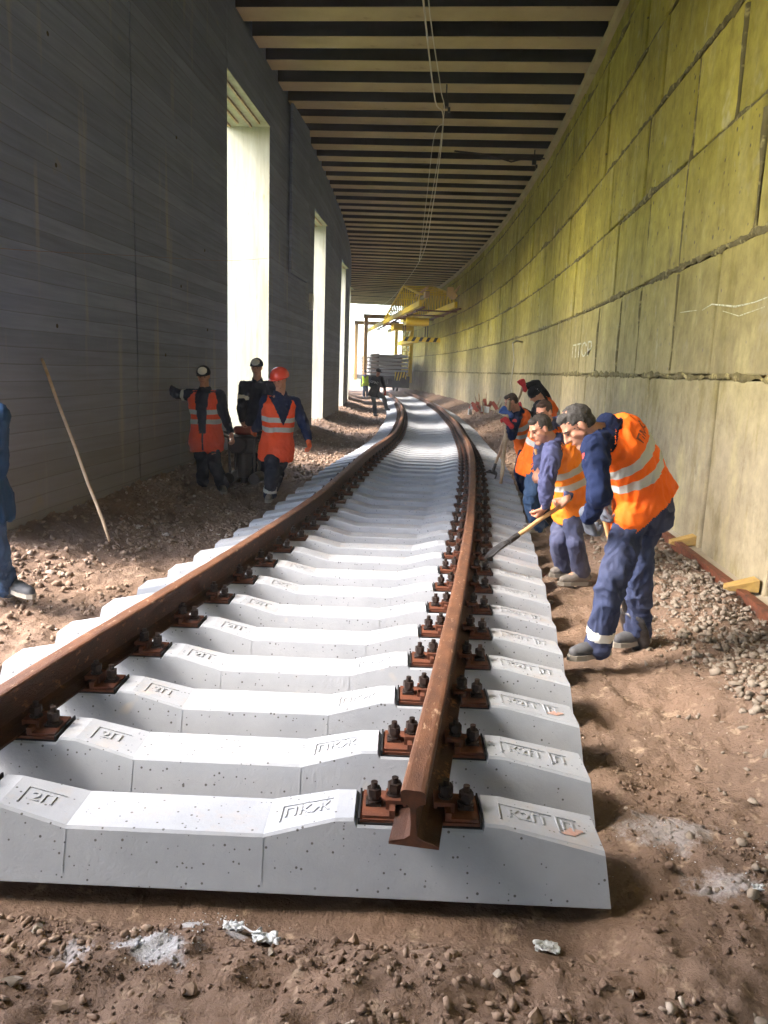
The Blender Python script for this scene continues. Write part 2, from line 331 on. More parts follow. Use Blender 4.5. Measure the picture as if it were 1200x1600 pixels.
# cloth materials
def cloth(name, base, var, vs=6, rough=.85, bump=.25):
    return mat(name, base, rough, var=var, vscale=vs, bump=bump, bscale=120, spec=.15)
def vest_mat(name, base, var, t0=(.185, .245), t1=(.305, .365)):
    m = cloth(name, base, var, 5, .7)
    n, l = nodes_of(m); p = n['Principled BSDF']
    at = n.new('ShaderNodeAttribute'); at.attribute_name = 't'
    outs = []
    for a, b in (t0, t1):
        g = n.new('ShaderNodeMath'); g.operation = 'GREATER_THAN'; l.new(at.outputs['Fac'], g.inputs[0]); g.inputs[1].default_value = a
        h = n.new('ShaderNodeMath'); h.operation = 'LESS_THAN'; l.new(at.outputs['Fac'], h.inputs[0]); h.inputs[1].default_value = b
        q = n.new('ShaderNodeMath'); q.operation = 'MULTIPLY'; l.new(g.outputs[0], q.inputs[0]); l.new(h.outputs[0], q.inputs[1]); outs.append(q.outputs[0])
    s_ = n.new('ShaderNodeMath'); s_.operation = 'ADD'; l.new(outs[0], s_.inputs[0]); l.new(outs[1], s_.inputs[1])
    x = n.new('ShaderNodeMix'); x.data_type = 'RGBA'; l.new(s_.outputs[0], x.inputs['Factor']); l.new(p.inputs['Base Color'].links[0].from_socket, x.inputs[6]); x.inputs[7].default_value = (.46, .47, .46, 1)
    l.new(x.outputs[2], p.inputs['Base Color'])
    return m
M['skin'] = mat('skin', (.52, .27, .18), .55, var=(.44, .20, .13), vscale=14, bump=.1, bscale=80)
M['navy'] = cloth('navy_work_cloth', (.016, .027, .082), (.010, .016, .045))
M['navypants'] = cloth('faded_navy_trousers', (.020, .033, .082), (.062, .070, .125), 3.0)
M['dark'] = cloth('dark_work_cloth', (.012, .016, .032), (.02, .026, .045))
M['black_cloth'] = cloth('black_cloth', (.012, .012, .014), (.022, .022, .025))
M['lilac'] = cloth('dusty_blue_cloth', (.085, .095, .20), (.05, .055, .12), 4)
M['dusty'] = cloth('dusty_grey_blue_trousers', (.05, .06, .125), (.10, .105, .16), 3)
M['jeans'] = cloth('blue_jeans', (.022, .05, .12), (.045, .08, .15), 4)
M['bluejacket'] = cloth('bright_blue_cloth', (.014, .05, .12), (.01, .03, .075), 4)
M['greyjeans'] = cloth('grey_jeans', (.10, .12, .14), (.15, .16, .18), 3)
M['orange'] = vest_mat('orange_vest', (.93, .175, .015), (.80, .12, .012))
M['orange2'] = vest_mat('amber_orange_vest', (.95, .29, .03), (.85, .20, .02))
M['redvest'] = vest_mat('red_orange_vest', (.92, .105, .030), (.80, .08, .022))
M['lime'] = vest_mat('lime_vest', (.60, .85, .03), (.5, .75, .03), (-9, -8), (-9, -8))
M['reflect'] = mat('reflective_tape', (.58, .58, .54), .5)
M['hairblk'] = mat('black_hair', (.018, .014, .012), .6, var=(.035, .028, .022), vscale=40, bump=.9, bscale=160)
M['hairgrey'] = mat('greying_hair', (.028, .024, .021), .65, var=(.085, .08, .075), vscale=45, bump=.9, bscale=160)
M['hairbrown'] = mat('brown_hair', (.06, .03, .018), .6, var=(.03, .018, .012), vscale=40, bump=.9, bscale=160)
M['capwhite'] = mat('white_cap_cloth', (.60, .60, .58), .8)
M['helmet'] = mat('red_helmet_plastic', (.78, .055, .022), .25, spec=.6)
M['redglove'] = mat('red_glove', (.45, .03, .035), .8)
M['orangeglove'] = mat('orange_glove', (.75, .13, .04), .8)
M['greyglove'] = mat('grey_work_glove', (.10, .11, .14), .85)
M['blueglove'] = mat('blue_glove', (.05, .10, .30), .85)
M['boot'] = mat('dusty_boot_leather', (.12, .11, .105), .75, var=(.22, .19, .16), vscale=12, bump=.3, bscale=60)
M['shoe'] = mat('grey_trainer', (.11, .112, .12), .7, var=(.055, .055, .06), vscale=14)
M['sole'] = mat('pale_sole', (.26, .235, .20), .8)
M['eye'] = mat('dark_eye', (.02, .015, .012), .3)
M['lip'] = mat('lip_skin', (.36, .13, .10), .55)
M['emblem'] = mat('red_emblem', (.55, .06, .05), .7)
M['textblk'] = mat('faded_black_print', (.16, .05, .03), .8)
M['textwht'] = mat('white_print', (.75, .75, .75), .8)

# ------------------------------------------------------------ numpy noise, profiles
def _h(ix, iy, s):
    a = (ix * 374761393 + iy * 668265263 + s * 1442695041) & 0xffffffff
    a = ((a ^ (a >> 13)) * 1274126177) & 0xffffffff
    return ((a ^ (a >> 16)) & 0xffff) / 65535.0
def vn(x, y, s=0):
    x = np.asarray(x, float); y = np.asarray(y, float)
    ix = np.floor(x).astype(np.int64); iy = np.floor(y).astype(np.int64); fx = x - ix; fy = y - iy
    fx = fx * fx * fx * (fx * (fx * 6 - 15) + 10); fy = fy * fy * fy * (fy * (fy * 6 - 15) + 10)
    a = _h(ix, iy, s); b = _h(ix + 1, iy, s); c = _h(ix, iy + 1, s); d = _h(ix + 1, iy + 1, s)
    return (a * (1 - fx) + b * fx) * (1 - fy) + (c * (1 - fx) + d * fx) * fy
def fbm(x, y, f, o=4, s=0, g=.5):
    r = 0; a = 1; t = 0
    for k in range(o): r = r + a * (vn(x * f + 17.3 * k, y * f - 9.1 * k, s + k) - .5); t += a; a *= g; f *= 2.07
    return r / t
TY = [0, 2.2, 3.3, 4.5, 6.1, 7.9, 9.2, 11.2, 14.6, 20.3, 26.6, 34.3, 41.5, 52, 58]
TX = [-.99, -.835, -.755, -.685, -.595, -.53, -.465, -.425, -.425, -.535, -.83, -1.42, -2.14, -3.45, -4.35]
_c = np.polyfit(TY, TX, 5, w=[1, 3, 3, 3, 3, 3, 3, 3, 3, 2, 2, 1, 1, 1, 1])
def tx(y): return np.polyval(_c, y)
ZY = [0, 3.0, 4.6, 6.4, 7.8, 9.4, 11.0, 12.6, 14.6, 17.6, 20, 22, 24, 27, 30, 34, 60]
ZZ = [.40, .40, .365, .34, .325, .37, .40, .385, .32, .235, .215, .245, .215, .20, .22, .19, .18]
_yy = np.linspace(-25, 70, 1901); _zz = np.interp(_yy, ZY, ZZ)
_k = np.hanning(25); _k /= _k.sum(); _zs = np.convolve(np.pad(_zz, 12, mode='edge'), _k, 'valid')
def tz(y): return np.interp(y, _yy, _zs)       # height of the rail head
def off(y): y = np.asarray(y, float); return np.where(y > 12.5, -.00225 * (y - 12.5) ** 2, 0.)
XL, XR = -3.6, 2.25
def ground(x, y, detail=True):
    x = np.asarray(x, float); y = np.asarray(y, float)
    z = tz(y) - .432
    o = off(y); xl = x - (XL + o); xr = (XR + o) - x
    t = tx(y)
    near = np.clip(1 - np.abs(x - t - 0) / 1.6, 0, 1)
    # rubble bank along left wall, dirt bank along right wall
    z = z + .27 * np.clip(1 - xl / (1.05 + .35 * fbm(x * 0, y, .7, 2, 5)), 0, 1) ** 1.2 * np.clip((y - 4.2) / 1.5, 0.1, 1)
    rh = np.clip((y - 8) / 6, 0, 1)
    z = z + (.10 + .34 * rh) * np.clip(1 - xr / (.95 + .25 * rh), 0, 1) ** 1.1
    m = np.clip((np.abs(x - t) - 1.3) / .25, 0, 1)
    front = np.clip((2.05 - y) / .2, 0, 1)
    m2 = np.maximum(m, front)
    z = z + m2 * (.10 * fbm(x, y, .9, 3, 11)) + m2 * .02
    bank = np.exp(-((x - 1.75) / .38) ** 2) * np.clip((y - 1.6) / 1, 0, 1) * np.clip((9.5 - y) / 3, 0, 1)
    z = z + .12 * bank * (0.6 + 1.4 * vn(x * 1.1, y * .9, 3))
    if detail:
        z = z + (.3 + .7 * m2) * (.085 * fbm(x, y, 4.5, 4, 21) + .055 * np.maximum(0, fbm(x, y, 12, 3, 31)) + .022 * fbm(x, y, 34, 2, 35))
        z = z - m2 * .022 * np.clip((vn(x * 7, y * 7, 91) - .66) / .2, 0, 1)
        z = z - front * .0 
    z = z - .02 * (1 - m2) - .025 * np.exp(-((y - 2.02) / .09) ** 2) * np.clip((1.0 - np.abs(x - t) + .55) / .2, 0, 1)
    return z
def gz(x, y): return float(ground(x, y))

# ------------------------------------------------------------ the ground sheet
def grid(name, xs, ys, zf, mt, kind='structure', keep=None):
    X, Y = np.meshgrid(xs, ys); Z = zf(X, Y)
    v = np.stack([X, Y, Z], -1).reshape(-1, 3)
    nx, ny = len(xs), len(ys)
    i = np.arange(nx - 1)[None, :] + np.arange(ny - 1)[:, None] * nx
    f = np.stack([i, i + 1, i + 1 + nx, i + nx], -1).reshape(-1, 4)
    me = bpy.data.meshes.new(name); me.vertices.add(len(v)); me.vertices.foreach_set('co', v.ravel())
    me.loops.add(f.size); me.loops.foreach_set('vertex_index', f.ravel().astype(np.int32))
    me.polygons.add(len(f)); me.polygons.foreach_set('loop_start', np.arange(0, f.size, 4, dtype=np.int32))
    me.update(calc_edges=True); me.validate(); me.shade_smooth(); me.materials.append(mt)
    o = bpy.data.objects.new(name, me); COL.objects.link(o)
    if kind: o['kind'] = kind
    return o
ysn = np.concatenate([np.arange(-21, 1.0, .3), np.arange(1.0, 4.2, .016), np.arange(4.2, 9, .035), np.arange(9, 20, .08), np.arange(20, 78, .4)])
us = np.concatenate([np.arange(-4.6, -3.7, .3), np.arange(-3.7, 2.6, .022), np.arange(2.6, 3.4, .3)])
def dirt_sheet():
    X, Y = np.meshgrid(us, ysn); X2 = X + off(Y)
    return X2, Y
X2, Y2 = dirt_sheet(); Z2 = ground(X2, Y2)
g = grid('ground', us, ysn, lambda a, b: Z2, M['dirt'])
co = np.stack([X2, Y2, Z2], -1).reshape(-1, 3); g.data.vertices.foreach_set('co', co.ravel()); g.data.update()
# outer terrain, grassy, reaches the horizon (lower than the gallery floor sheet)
xs = np.concatenate([np.linspace(-240, -60, 12), np.linspace(-50, 40, 60), np.linspace(60, 200, 10)])
ys = np.concatenate([np.linspace(-160, -40, 8), np.linspace(-30, 130, 90), np.linspace(150, 300, 10)])
def outz(x, y):
    z = -.35 + 0 * x
    left = np.clip((-4.6 + off(np.clip(y, -8, 70)) - x) / 2.0, 0, 1)
    return z + left * (.45 + .15 * fbm(x, y, .15, 3, 50)) + np.clip((-x - 30) / 60, 0, 1) * 2
grid('grass_terrain', xs, ys, outz, M['grass'])

# ------------------------------------------------------------ stones
def ico(sub):
    import bmesh
    bm = bmesh.new(); bmesh.ops.create_icosphere(bm, subdivisions=sub, radius=1); v = np.array([x.co[:] for x in bm.verts]); f = np.array([[q.index for q in x.verts] for x in bm.faces]); bm.free(); return v, f
def rock_shapes(sub, k):
    out = []
    v, f = ico(sub)
    for _ in range(k):
        w = v.copy()
        for _p in range(12):      # cut by random planes: angular crushed stone
            nrm = rng.normal(size=3); nrm /= np.linalg.norm(nrm); d = rng.uniform(.25, .7)
            e = np.maximum(w @ nrm - d, 0); w -= e[:, None] * nrm
        w *= rng.uniform(.75, 1.25, 3); out.append(w)
    return out, f
def scatter(name, pts, sizes, mt, sub=1, label=None, kind='stuff', sink=.3, k=14):
    sh, f = rock_shapes(sub, k); N = len(pts)
    V = []; nv = len(sh[0])
    for i in range(N):
        q = rng.normal(size=4); q /= np.linalg.norm(q); a, b, c, d = q
        Rm = np.array([[1 - 2 * (c * c + d * d), 2 * (b * c - a * d), 2 * (b * d + a * c)], [2 * (b * c + a * d), 1 - 2 * (b * b + d * d), 2 * (c * d - a * b)], [2 * (b * d - a * c), 2 * (c * d + a * b), 1 - 2 * (b * b + c * c)]])
        w = (sh[i % k] * sizes[i]) @ Rm.T; w[:, 2] *= .8
        V.append(w + np.array([pts[i][0], pts[i][1], pts[i][2] + sizes[i] * (.55 - sink)]))
    V = np.concatenate(V); F = (f[None] + (np.arange(N) * nv)[:, None, None]).reshape(-1, 3)
    me = bpy.data.meshes.new(name); me.vertices.add(len(V)); me.vertices.foreach_set('co', V.ravel())
    me.loops.add(F.size); me.loops.foreach_set('vertex_index', F.ravel().astype(np.int32))
    me.polygons.add(len(F)); me.polygons.foreach_set('loop_start', np.arange(0, F.size, 3, dtype=np.int32))
    me.update(calc_edges=True); me.materials.append(mt)
    o = bpy.data.objects.new(name, me); COL.objects.link(o)
    return tag(o, label, 'gravel' if kind == 'stuff' else None, None, kind)
def place(n, fx, fy, keep, smin, smax, pw=2.2, flat=False):
    P = []; Sz = []
    while len(P) < n:
        x = fx(); y = fy()
        if rng.random() > keep(x, y): continue
        P.append((x, y)); Sz.append(smin + (smax - smin) * rng.random() ** pw)
    P = np.array(P); z = ground(P[:, 0], P[:, 1])
    return np.column_stack([P, z]), np.array(Sz)
def offtrack(x, y): return abs(x - float(tx(y))) > 1.42 or y < 2.0
u = rng.uniform
# crushed stone bank on the right
p, s = place(6500, lambda: u(.8, 2.25), lambda: u(1.2, 9.5), lambda x, y: (np.exp(-((x - 1.50 - .07 * y) / .40) ** 2) * (.12 + .88 * (vn(x * 1.7, y * 1.3, 3) > .45)) if offtrack(x, y) else 0), .006, .044, 2.4)
scatter('crushed_stone_bank', p, s, M['stone2'], 1, 'pale crushed stones heaped along the foot of the block wall on the right')
# rubble bank on the left
p, s = place(3600, lambda: u(-3.6, -2.2), lambda: u(2.5, 14), lambda x, y: (np.clip(1.15 - (x + 3.6) / .95, .02, 1) * (.2 + .8 * (vn(x * 2, y * 1.3, 8) > .42)) if offtrack(x, y) else 0), .012, .05, 2)
scatter('rubble_bank', p, s, M['stone'], 1, 'brown broken stones banked along the foot of the dark wall on the left')
# loose stones between track and left wall
p, s = place(2600, lambda: u(-3.0, -2.1), lambda: u(2.5, 12), lambda x, y: (vn(x * 1.8, y * 1.4, 77) > .55) * 1.0 + .08 if offtrack(x, y) else 0, .008, .036, 2.2)
scatter('loose_stones', p, s, M['stone'], 1, 'loose brown stones scattered on the dirt strip left of the track')
# far ballast
def farp(n, a, b, lo, hi, y0, y1, sz):
    P = []
    while len(P) < n:
        y = y0 + (y1 - y0) * rng.random() ** 1.4; x = float(off(y)) + u(a, b)
        if abs(x - float(tx(y))) > 1.45: P.append((x, y))
    P = np.array(P); return np.column_stack([P, ground(P[:, 0], P[:, 1])]), rng.uniform(lo, hi, n)
p, s = farp(4200, -3.9, -1.6, .02, .05, 11, 40, 0)
scatter('far_ballast', p, s, M['stone'], 0 + 1, 'stones on the sunlit ground beside the far window piers', k=6)
p, s = farp(2600, .8, 2.3, .015, .05, 9, 38, 0)
scatter('far_dirt_clods', p, s, M['stone'], 1, 'dirt clods and stones at the foot of the far block wall', k=6)
# foreground: clods, pebbles
p, s = place(9000, lambda: u(-1.8, 1.9), lambda: u(1.05, 2.6), lambda x, y: (.10 + .9 * (vn(x * 3.3, y * 3.3, 41) > .5)) if (y < 1.98 + .03 * x) or x > .62 else 0, .002, .013, 2.4)
scatter('foreground_clods', p, s, M['dirt'], 1, 'small crumbs of brown dirt in front of the first sleeper')
p, s = place(1300, lambda: u(-1.8, 1.6), lambda: u(1.1, 1.95), lambda x, y: .15 + .85 * (vn(x * 2, y * 2, 47) > .58), .004, .024, 2.4)
scatter('foreground_pebbles', p, s, M['stone'], 1, 'brown pebbles pressed into the dirt along the lower picture edge')
p, s = place(2200, lambda: u(.6, 1.9), lambda: u(2.0, 6), lambda x, y: .3 + .7 * (vn(x * 3, y * 3, 42) > .6) if offtrack(x, y) else 0, .003, .014, 2.4)
scatter('path_pebbles', p, s, M['stone'], 1, 'small pebbles on the trodden dirt right of the sleepers')
p, s = place(650, lambda: u(-1.8, 1.9), lambda: u(1.05, 3.2), lambda x, y: (.10 + .9 * (vn(x * 2.2, y * 2.2, 45) > .55)) if (y < 1.97 + .03 * x) or x > .66 else 0, .008, .028, 2.0)
scatter('dirt_clods', p, s, M['dirt'], 1, 'larger clods of brown dirt around the first sleeper', sink=.5)
# individual foreground stones
fg = [(-1.07, 1.66, .026), (-.98, 1.72, .03), (-.92, 1.62, .028), (-1.10, 1.86, .024), (-.60, 1.69, .022), (-.2, 1.96, .03), (.20, 1.82, .024), (.25, 1.84, .032), (.29, 1.72, .027), (.31, 1.60, .02), (-.12, 1.52, .04), (.28, 1.54, .026),
      (.55, 1.83, .02), (.66, 1.83, .022), (.77, 1.78, .026), (.93, 1.72, .018), (1.02, 1.90, .028), (1.12, 1.78, .03), (-.42, 1.84, .02), (-1.32, 1.62, .03), (.48, 1.99, .022), (1.18, 2.0, .03), (.12, 1.66, .018), (-.75, 1.55, .022)]
shs, fF = rock_shapes(2, 8)
where = ['near the left corner', 'left of the footprints', 'at the lower left corner', 'left of the white scrap', 'in front of the white patch', 'just in front of the first sleeper, under the letters', 'under the rail end', 'standing upright under the rail end', 'beside the footprint', 'by the bottom edge under the rail', 'at the bottom edge centre', 'low by the bottom edge right of centre',
         'in a row right of the rail end', 'second in the row right of the rail end', 'third in the row right of the rail end', 'fourth in the row right of the rail end', 'on the right in front of the gravel', 'pointed, at the lower right', 'in front of the white scrap', 'at the far lower left', 'against the corner of the first sleeper', 'on the right edge', 'small, in the footprint', 'small, left of the bottom edge centre']
for i, (x, y, r_) in enumerate(fg):
    me = bpy.data.meshes.new('stone')
    me.from_pydata((shs[i % 8] * r_ * np.array([1.15, .95, .8])).tolist(), [], fF.tolist()); me.update(); me.materials.append(M['stone2'] if i % 3 == 0 else M['stone'])
    o = bpy.data.objects.new('stone', me); COL.objects.link(o); o.location = (x, y, gz(x, y) + r_ * .35); o.rotation_euler = (0, 0, i * 1.3)
    tag(o, 'brown stone lying on the dirt ' + where[i], 'stone', 'stones in the foreground dirt')

# ------------------------------------------------------------ the gallery: left wall with openings
def curved_block(mb, xa, xb, y0, y1, z0, z1, step=1.0):
    n = max(1, int(math.ceil((y1 - y0) / step))) if y1 > 12.6 else 1
    Y = np.linspace(y0, y1, n + 1)
    for a, b in zip(Y[:-1], Y[1:]):
        oa, ob = float(off(a)), float(off(b))
        if n == 1:
            mb.hexa([(xa + oa, a, z0), (xb + oa, a, z0), (xb + ob, b, z0), (xa + ob, b, z0)], [(xa + oa, a, z1), (xb + oa, a, z1), (xb + ob, b, z1), (xa + ob, b, z1)])
    if n > 1:
        vs = []; fs = []
        for y in Y:
            o = float(off(y)); vs += [(xa + o, y, z0), (xb + o, y, z0), (xb + o, y, z1), (xa + o, y, z1)]
        for i in range(n):
            for k in range(4):
                a = i * 4 + k; b = i * 4 + (k + 1) % 4; fs.append((a, b, b + 4, a + 4))
        fs += [(0, 3, 2, 1), (n * 4, n * 4 + 1, n * 4 + 2, n * 4 + 3)]
        mb.add(vs, fs)
opens = [(-14.0, -11.2, 6.1), (1.2, 5.62, 6.1), (12.35, 15.2, 6.02), (20.85, 23.35, 5.7), (29.2, 32.0, 5.6), (37.4, 40.2, 5.6), (45.6, 48.6, 5.6), (54, 57, 5.6), (60, 64, 5.6)]
wallL = thing('concrete_wall', (XL, 9, 0), 'tall dark board-formed concrete wall with bright window openings on the left', 'wall')
T = .85
mb = MB(); prev = -20.0
solid = []
for a, b, zt in opens:
    if a > prev: solid.append((prev, a))
    curved_block(mb, XL - T, XL, a, b, zt, 7.62)
    prev = b
solid.append((prev, 66.5))
for a, b in solid:
    if a < 8.72 < b:
        curved_block(mb, XL - T, XL, a, 8.695, -.6, 7.62); curved_block(mb, XL - T, XL - .004, 8.74, b, -.6, 7.62)
    else: curved_block(mb, XL - T, XL, a, b, -.6, 7.62)
w = obj('wall_panel', mb, M['board'], wallL)
mb = MB(); mb.box((XL - T / 2 - .06, 8.7175, 3.5), (T - .14, .044, 8.2)); obj('joint_filler', mb, M['slab'], wallL)
mb = MB()
for zz, yy in ((1.9, 6.9), (4.35, 6.95), (2.1, 11.3), (3.2, 11.2), (4.4, 10.1), (1.7, 9.6), (3.3, 7.0), (2.6, 10.2)): mb.cyl((XL - .003, yy, zz), (XL + .0015, yy, zz), .022, .02, 10)
obj('tie_hole', mb, M['slab'], wallL)
# pale reveals: thin concrete lining of the far jamb and soffit of every opening
mb = MB(); sf = MB(); wd = MB()
for a, b, zt in opens[1:]:
    o = float(off(b)); mb.box((XL - T / 2 + o + .001, b - .006, zt / 2 - .05), (T - .004, .012, zt + .5))
    o = float(off((a + b) / 2)); sf.box((XL - T / 2 + o, (a + b) / 2, zt - .006), (T - .004, b - a - .03, .012))
    for k in range(4):
        wd.box((XL - .15 - k * .2 + o, (a + b) / 2 + .2 * (k % 2), zt - .03), (.035, (b - a) * .8, .035))
obj('opening_lining', mb, M['reveal'], wallL); obj('soffit_lining', sf, M['reveal'], wallL); obj('soffit_batten', wd, M['oldwood'], wallL)
# small pilaster boxes under the header (as seen beside the second opening)
mb = MB(); mb.box((XL + .03, 17.9, 5.3), (.06, 1.9, 3.4)); obj('wall_pilaster', mb, M['board'], wallL, bevel=.01)
mb = MB(); mb.box((XL + .05, 19.4, 3.3), (.1, .14, .2)); mb.cyl((XL + .06, 19.4, 3.2), (XL + .06, 19.4, 3.02), .05); obj('wall_lamp', mb, M['capwhite'], wallL)

# ------------------------------------------------------------ right wall of blocks
wallR = thing('block_wall', (XR, 9, 0), 'tall wall of algae-stained yellow-green concrete blocks with rough mortar joints on the right', 'wall')
zc = [-.6, 1.64, 2.72, 3.75, 4.72, 5.68, 6.55, 7.62]
fixed = {1: [5.75, 7.1, 8.35, 9.9, 11.0, 12.6, 14.2], 2: [6.4, 8.35, 9.8, 11.6, 13.6], 3: [7.1, 8.35, 10.2, 12.3, 14.6]}
mb = MB(); mo = MB(); gv = .016
for r_ in range(7):
    z0, z1 = zc[r_], zc[r_ + 1]
    y = -20.0 + rng.uniform(0, 1); js = [y]
    while y < 66:
        y += rng.choice([.9, 1.2, 1.45, 1.9, 2.4]) * (1.25 if r_ == 0 else 1.0) * rng.uniform(.95, 1.05); js.append(y)
    if r_ in fixed:
        fx = fixed[r_]; js = [q for q in js if q < fx[0] - .6] + fx + [q for q in js if q > fx[-1] + .7]
    for a, b in zip(js[:-1], js[1:]):
        ox = rng.uniform(-.012, .018) if r_ > 1 else 0.0
        g_ = gv * rng.uniform(.7, 1.6)
        oa, ob = float(off(a)), float(off(b)); tl = rng.uniform(-.006, .006) if r_ > 1 else 0.0
        zb = z0 + g_; zt = z1 - g_; xf = XR - ox
        mb.hexa([(xf + oa + tl, a + g_ * 1.3, zb), (XR + .3 + oa, a + g_ * 1.3, zb), (XR + .3 + ob, b - g_ * 1.3, zb), (xf + ob - tl, b - g_ * 1.3, zb)],
                [(xf + oa, a + g_ * 1.3, zt), (XR + .3 + oa, a + g_ * 1.3, zt), (XR + .3 + ob, b - g_ * 1.3, zt), (xf + ob, b - g_ * 1.3, zt)])
obj('wall_block', mb, M['block'], wallR, bevel=.02, seg=2)
curved_block(mo, XR + .06, XR + .28, -20, 66, -.6, 7.6)
obj('mortar_core', mo, M['mortar'], wallR)
# messy mortar ridges squeezed out along the courses
mr = MB()
for r_ in range(1, 7):
    yy = np.arange(-3, 46, .045 if r_ < 5 else .08)
    pts = []; rr = []
    for y in yy:
        o = float(off(y)); a = float(fbm(y, r_ * 7.7, 7, 3, 60, .8)); b = float(fbm(y, r_ * 3.3, .9, 2, 61))
        pts.append((XR + .012 + o, y, zc[r_] + .05 * a + .06 * b)); rr.append(max(.006, .026 + .06 * b + .075 * float(fbm(y, r_ * 5.1, 5, 3, 62, .8))))
    mr.tube(pts, rr, 7)
mr.v = [(XR + .004 + float(off(v[1])) + (v[0] - XR - .004 - float(off(v[1]))) * .5 + .012 * float(fbm(v[1], v[2] * 3, 16, 2, 66)), v[1], v[2] + .02 * float(fbm(v[1], v[2] * 2, 20, 2, 67))) for v in mr.v]
obj('mortar_ridge', mr, M['mortar'], wallR)
mr = MB()
for y, z0, z1 in [(8.35, 1.7, 2.7), (8.33, 2.75, 4.7), (7.1, 3.75, 4.7), (5.75, 1.7, 2.7), (6.4, 2.75, 3.7), (9.9, 1.7, 2.7), (9.8, 2.75, 3.7), (12.6, 1.7, 2.7), (10.2, 3.8, 4.7), (16.5, 1.7, 3.7), (11.0, .2, 2.7)]:
    pts = []; rr = []
    for z in np.arange(z0, z1, .08):
        pts.append((XR + .012, y + .03 * float(fbm(z, y, 3, 2, 70)), z)); rr.append(max(.006, .022 + .07 * float(fbm(z, y, 2, 3, 71))))
    mr.tube(pts, rr, 6)
obj('mortar_ridge', mr, M['mortar'], wallR, smooth=True)
mb = MB(); curved_block(mb, XR - .10, XR + .2, -20, 66, 6.80, 6.97); obj('bearing_ledge', mb, M['beam'], wallR, bevel=.015)

def text_mesh(body, size, extrude=.002, align='CENTER'):
    c = bpy.data.curves.new('text', 'FONT'); c.body = body; c.size = size; c.extrude = extrude; c.align_x = align; c.align_y = 'CENTER'; c.resolution_u = 3
    o = bpy.data.objects.new('text_tmp', c); COL.objects.link(o); dg = bpy.context.evaluated_depsgraph_get(); dg.update()
    me = bpy.data.meshes.new_from_object(o.evaluated_get(dg)); bpy.data.objects.remove(o); me.materials.clear(); return me
def chalk_obj(name, me, M4, mt, parent=None):
    me.transform(M4); o = bpy.data.objects.new(name, me); COL.objects.link(o); me.materials.append(mt)
    if parent: me.transform(Matrix.Translation(-wloc(parent))); o.parent = parent
    return o
# chalk writing on the wall, faces -x
rotW = Matrix(((0, 0, -1, 0), (-1, 0, 0, 0), (0, 1, 0, 0), (0, 0, 0, 1)))    # text x -> -y, text y -> z, normal -> -x
me = text_mesh('ПТСР', .34, .0005); me.transform(Matrix.Scale(2.3, 4, (1, 0, 0))); chalk_obj('chalk_writing', me, Matrix.Translation((XR + float(off(14.0)) - .009, 14.0, 2.05)) @ rotW, M['white'], wallR)
mb = MB()
pts = [(XR - .001, 8.14, 2.27), (XR - .001, 7.9, 2.262), (XR - .001, 7.6, 2.25)]; mb.tube(pts, [.003, .005, .002], 5)
mb.tube([(XR - .001, 7.45, 2.24), (XR - .001, 7.2, 2.27), (XR - .001, 6.6, 2.20), (XR - .001, 6.2, 2.20), (XR - .001, 5.5, 2.24), (XR - .001, 4.9, 2.22)], [.003, .006, .008, .004, .008, .004], 5)
mb.tube([(XR - .001, 6.9, 2.19), (XR - .001, 6.5, 2.12), (XR - .001, 6.0, 2.15)], [.002, .004, .002], 5)
obj('chalk_stroke', mb, M['white'], wallR)

# ------------------------------------------------------------ ceiling
ceil = thing('concrete_ceiling', (-.7, 9, 7.0), 'dark concrete roof slab carried by many pale cross beams', 'ceiling')
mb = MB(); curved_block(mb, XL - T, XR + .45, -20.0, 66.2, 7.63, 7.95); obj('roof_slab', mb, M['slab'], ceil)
bmesh_beam = None
k0 = -31
for k in range(k0, 52):
    yc = 13.0 + 1.035 * k
    o = float(off(yc)); dz = random.uniform(-.015, .015); sl = -float((off(yc + .5) - off(yc - .5)))
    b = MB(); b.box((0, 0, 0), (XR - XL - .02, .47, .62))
    bo = obj('ceiling_beam', b, [M['slab'], M['beam']], None, bevel=.012, seg=1); bo.data.polygons[0].material_index = 1  # beam sides coloured dark to imitate recess shade, underside stays pale
    bo.parent = ceil; bo.location = Vector(((XL + XR) / 2 + o, yc, 7.0 + .31 + dz)) - Vector(ceil.location); bo.rotation_euler = (0, 0, math.atan(sl) + R(random.uniform(-.35, .35)))

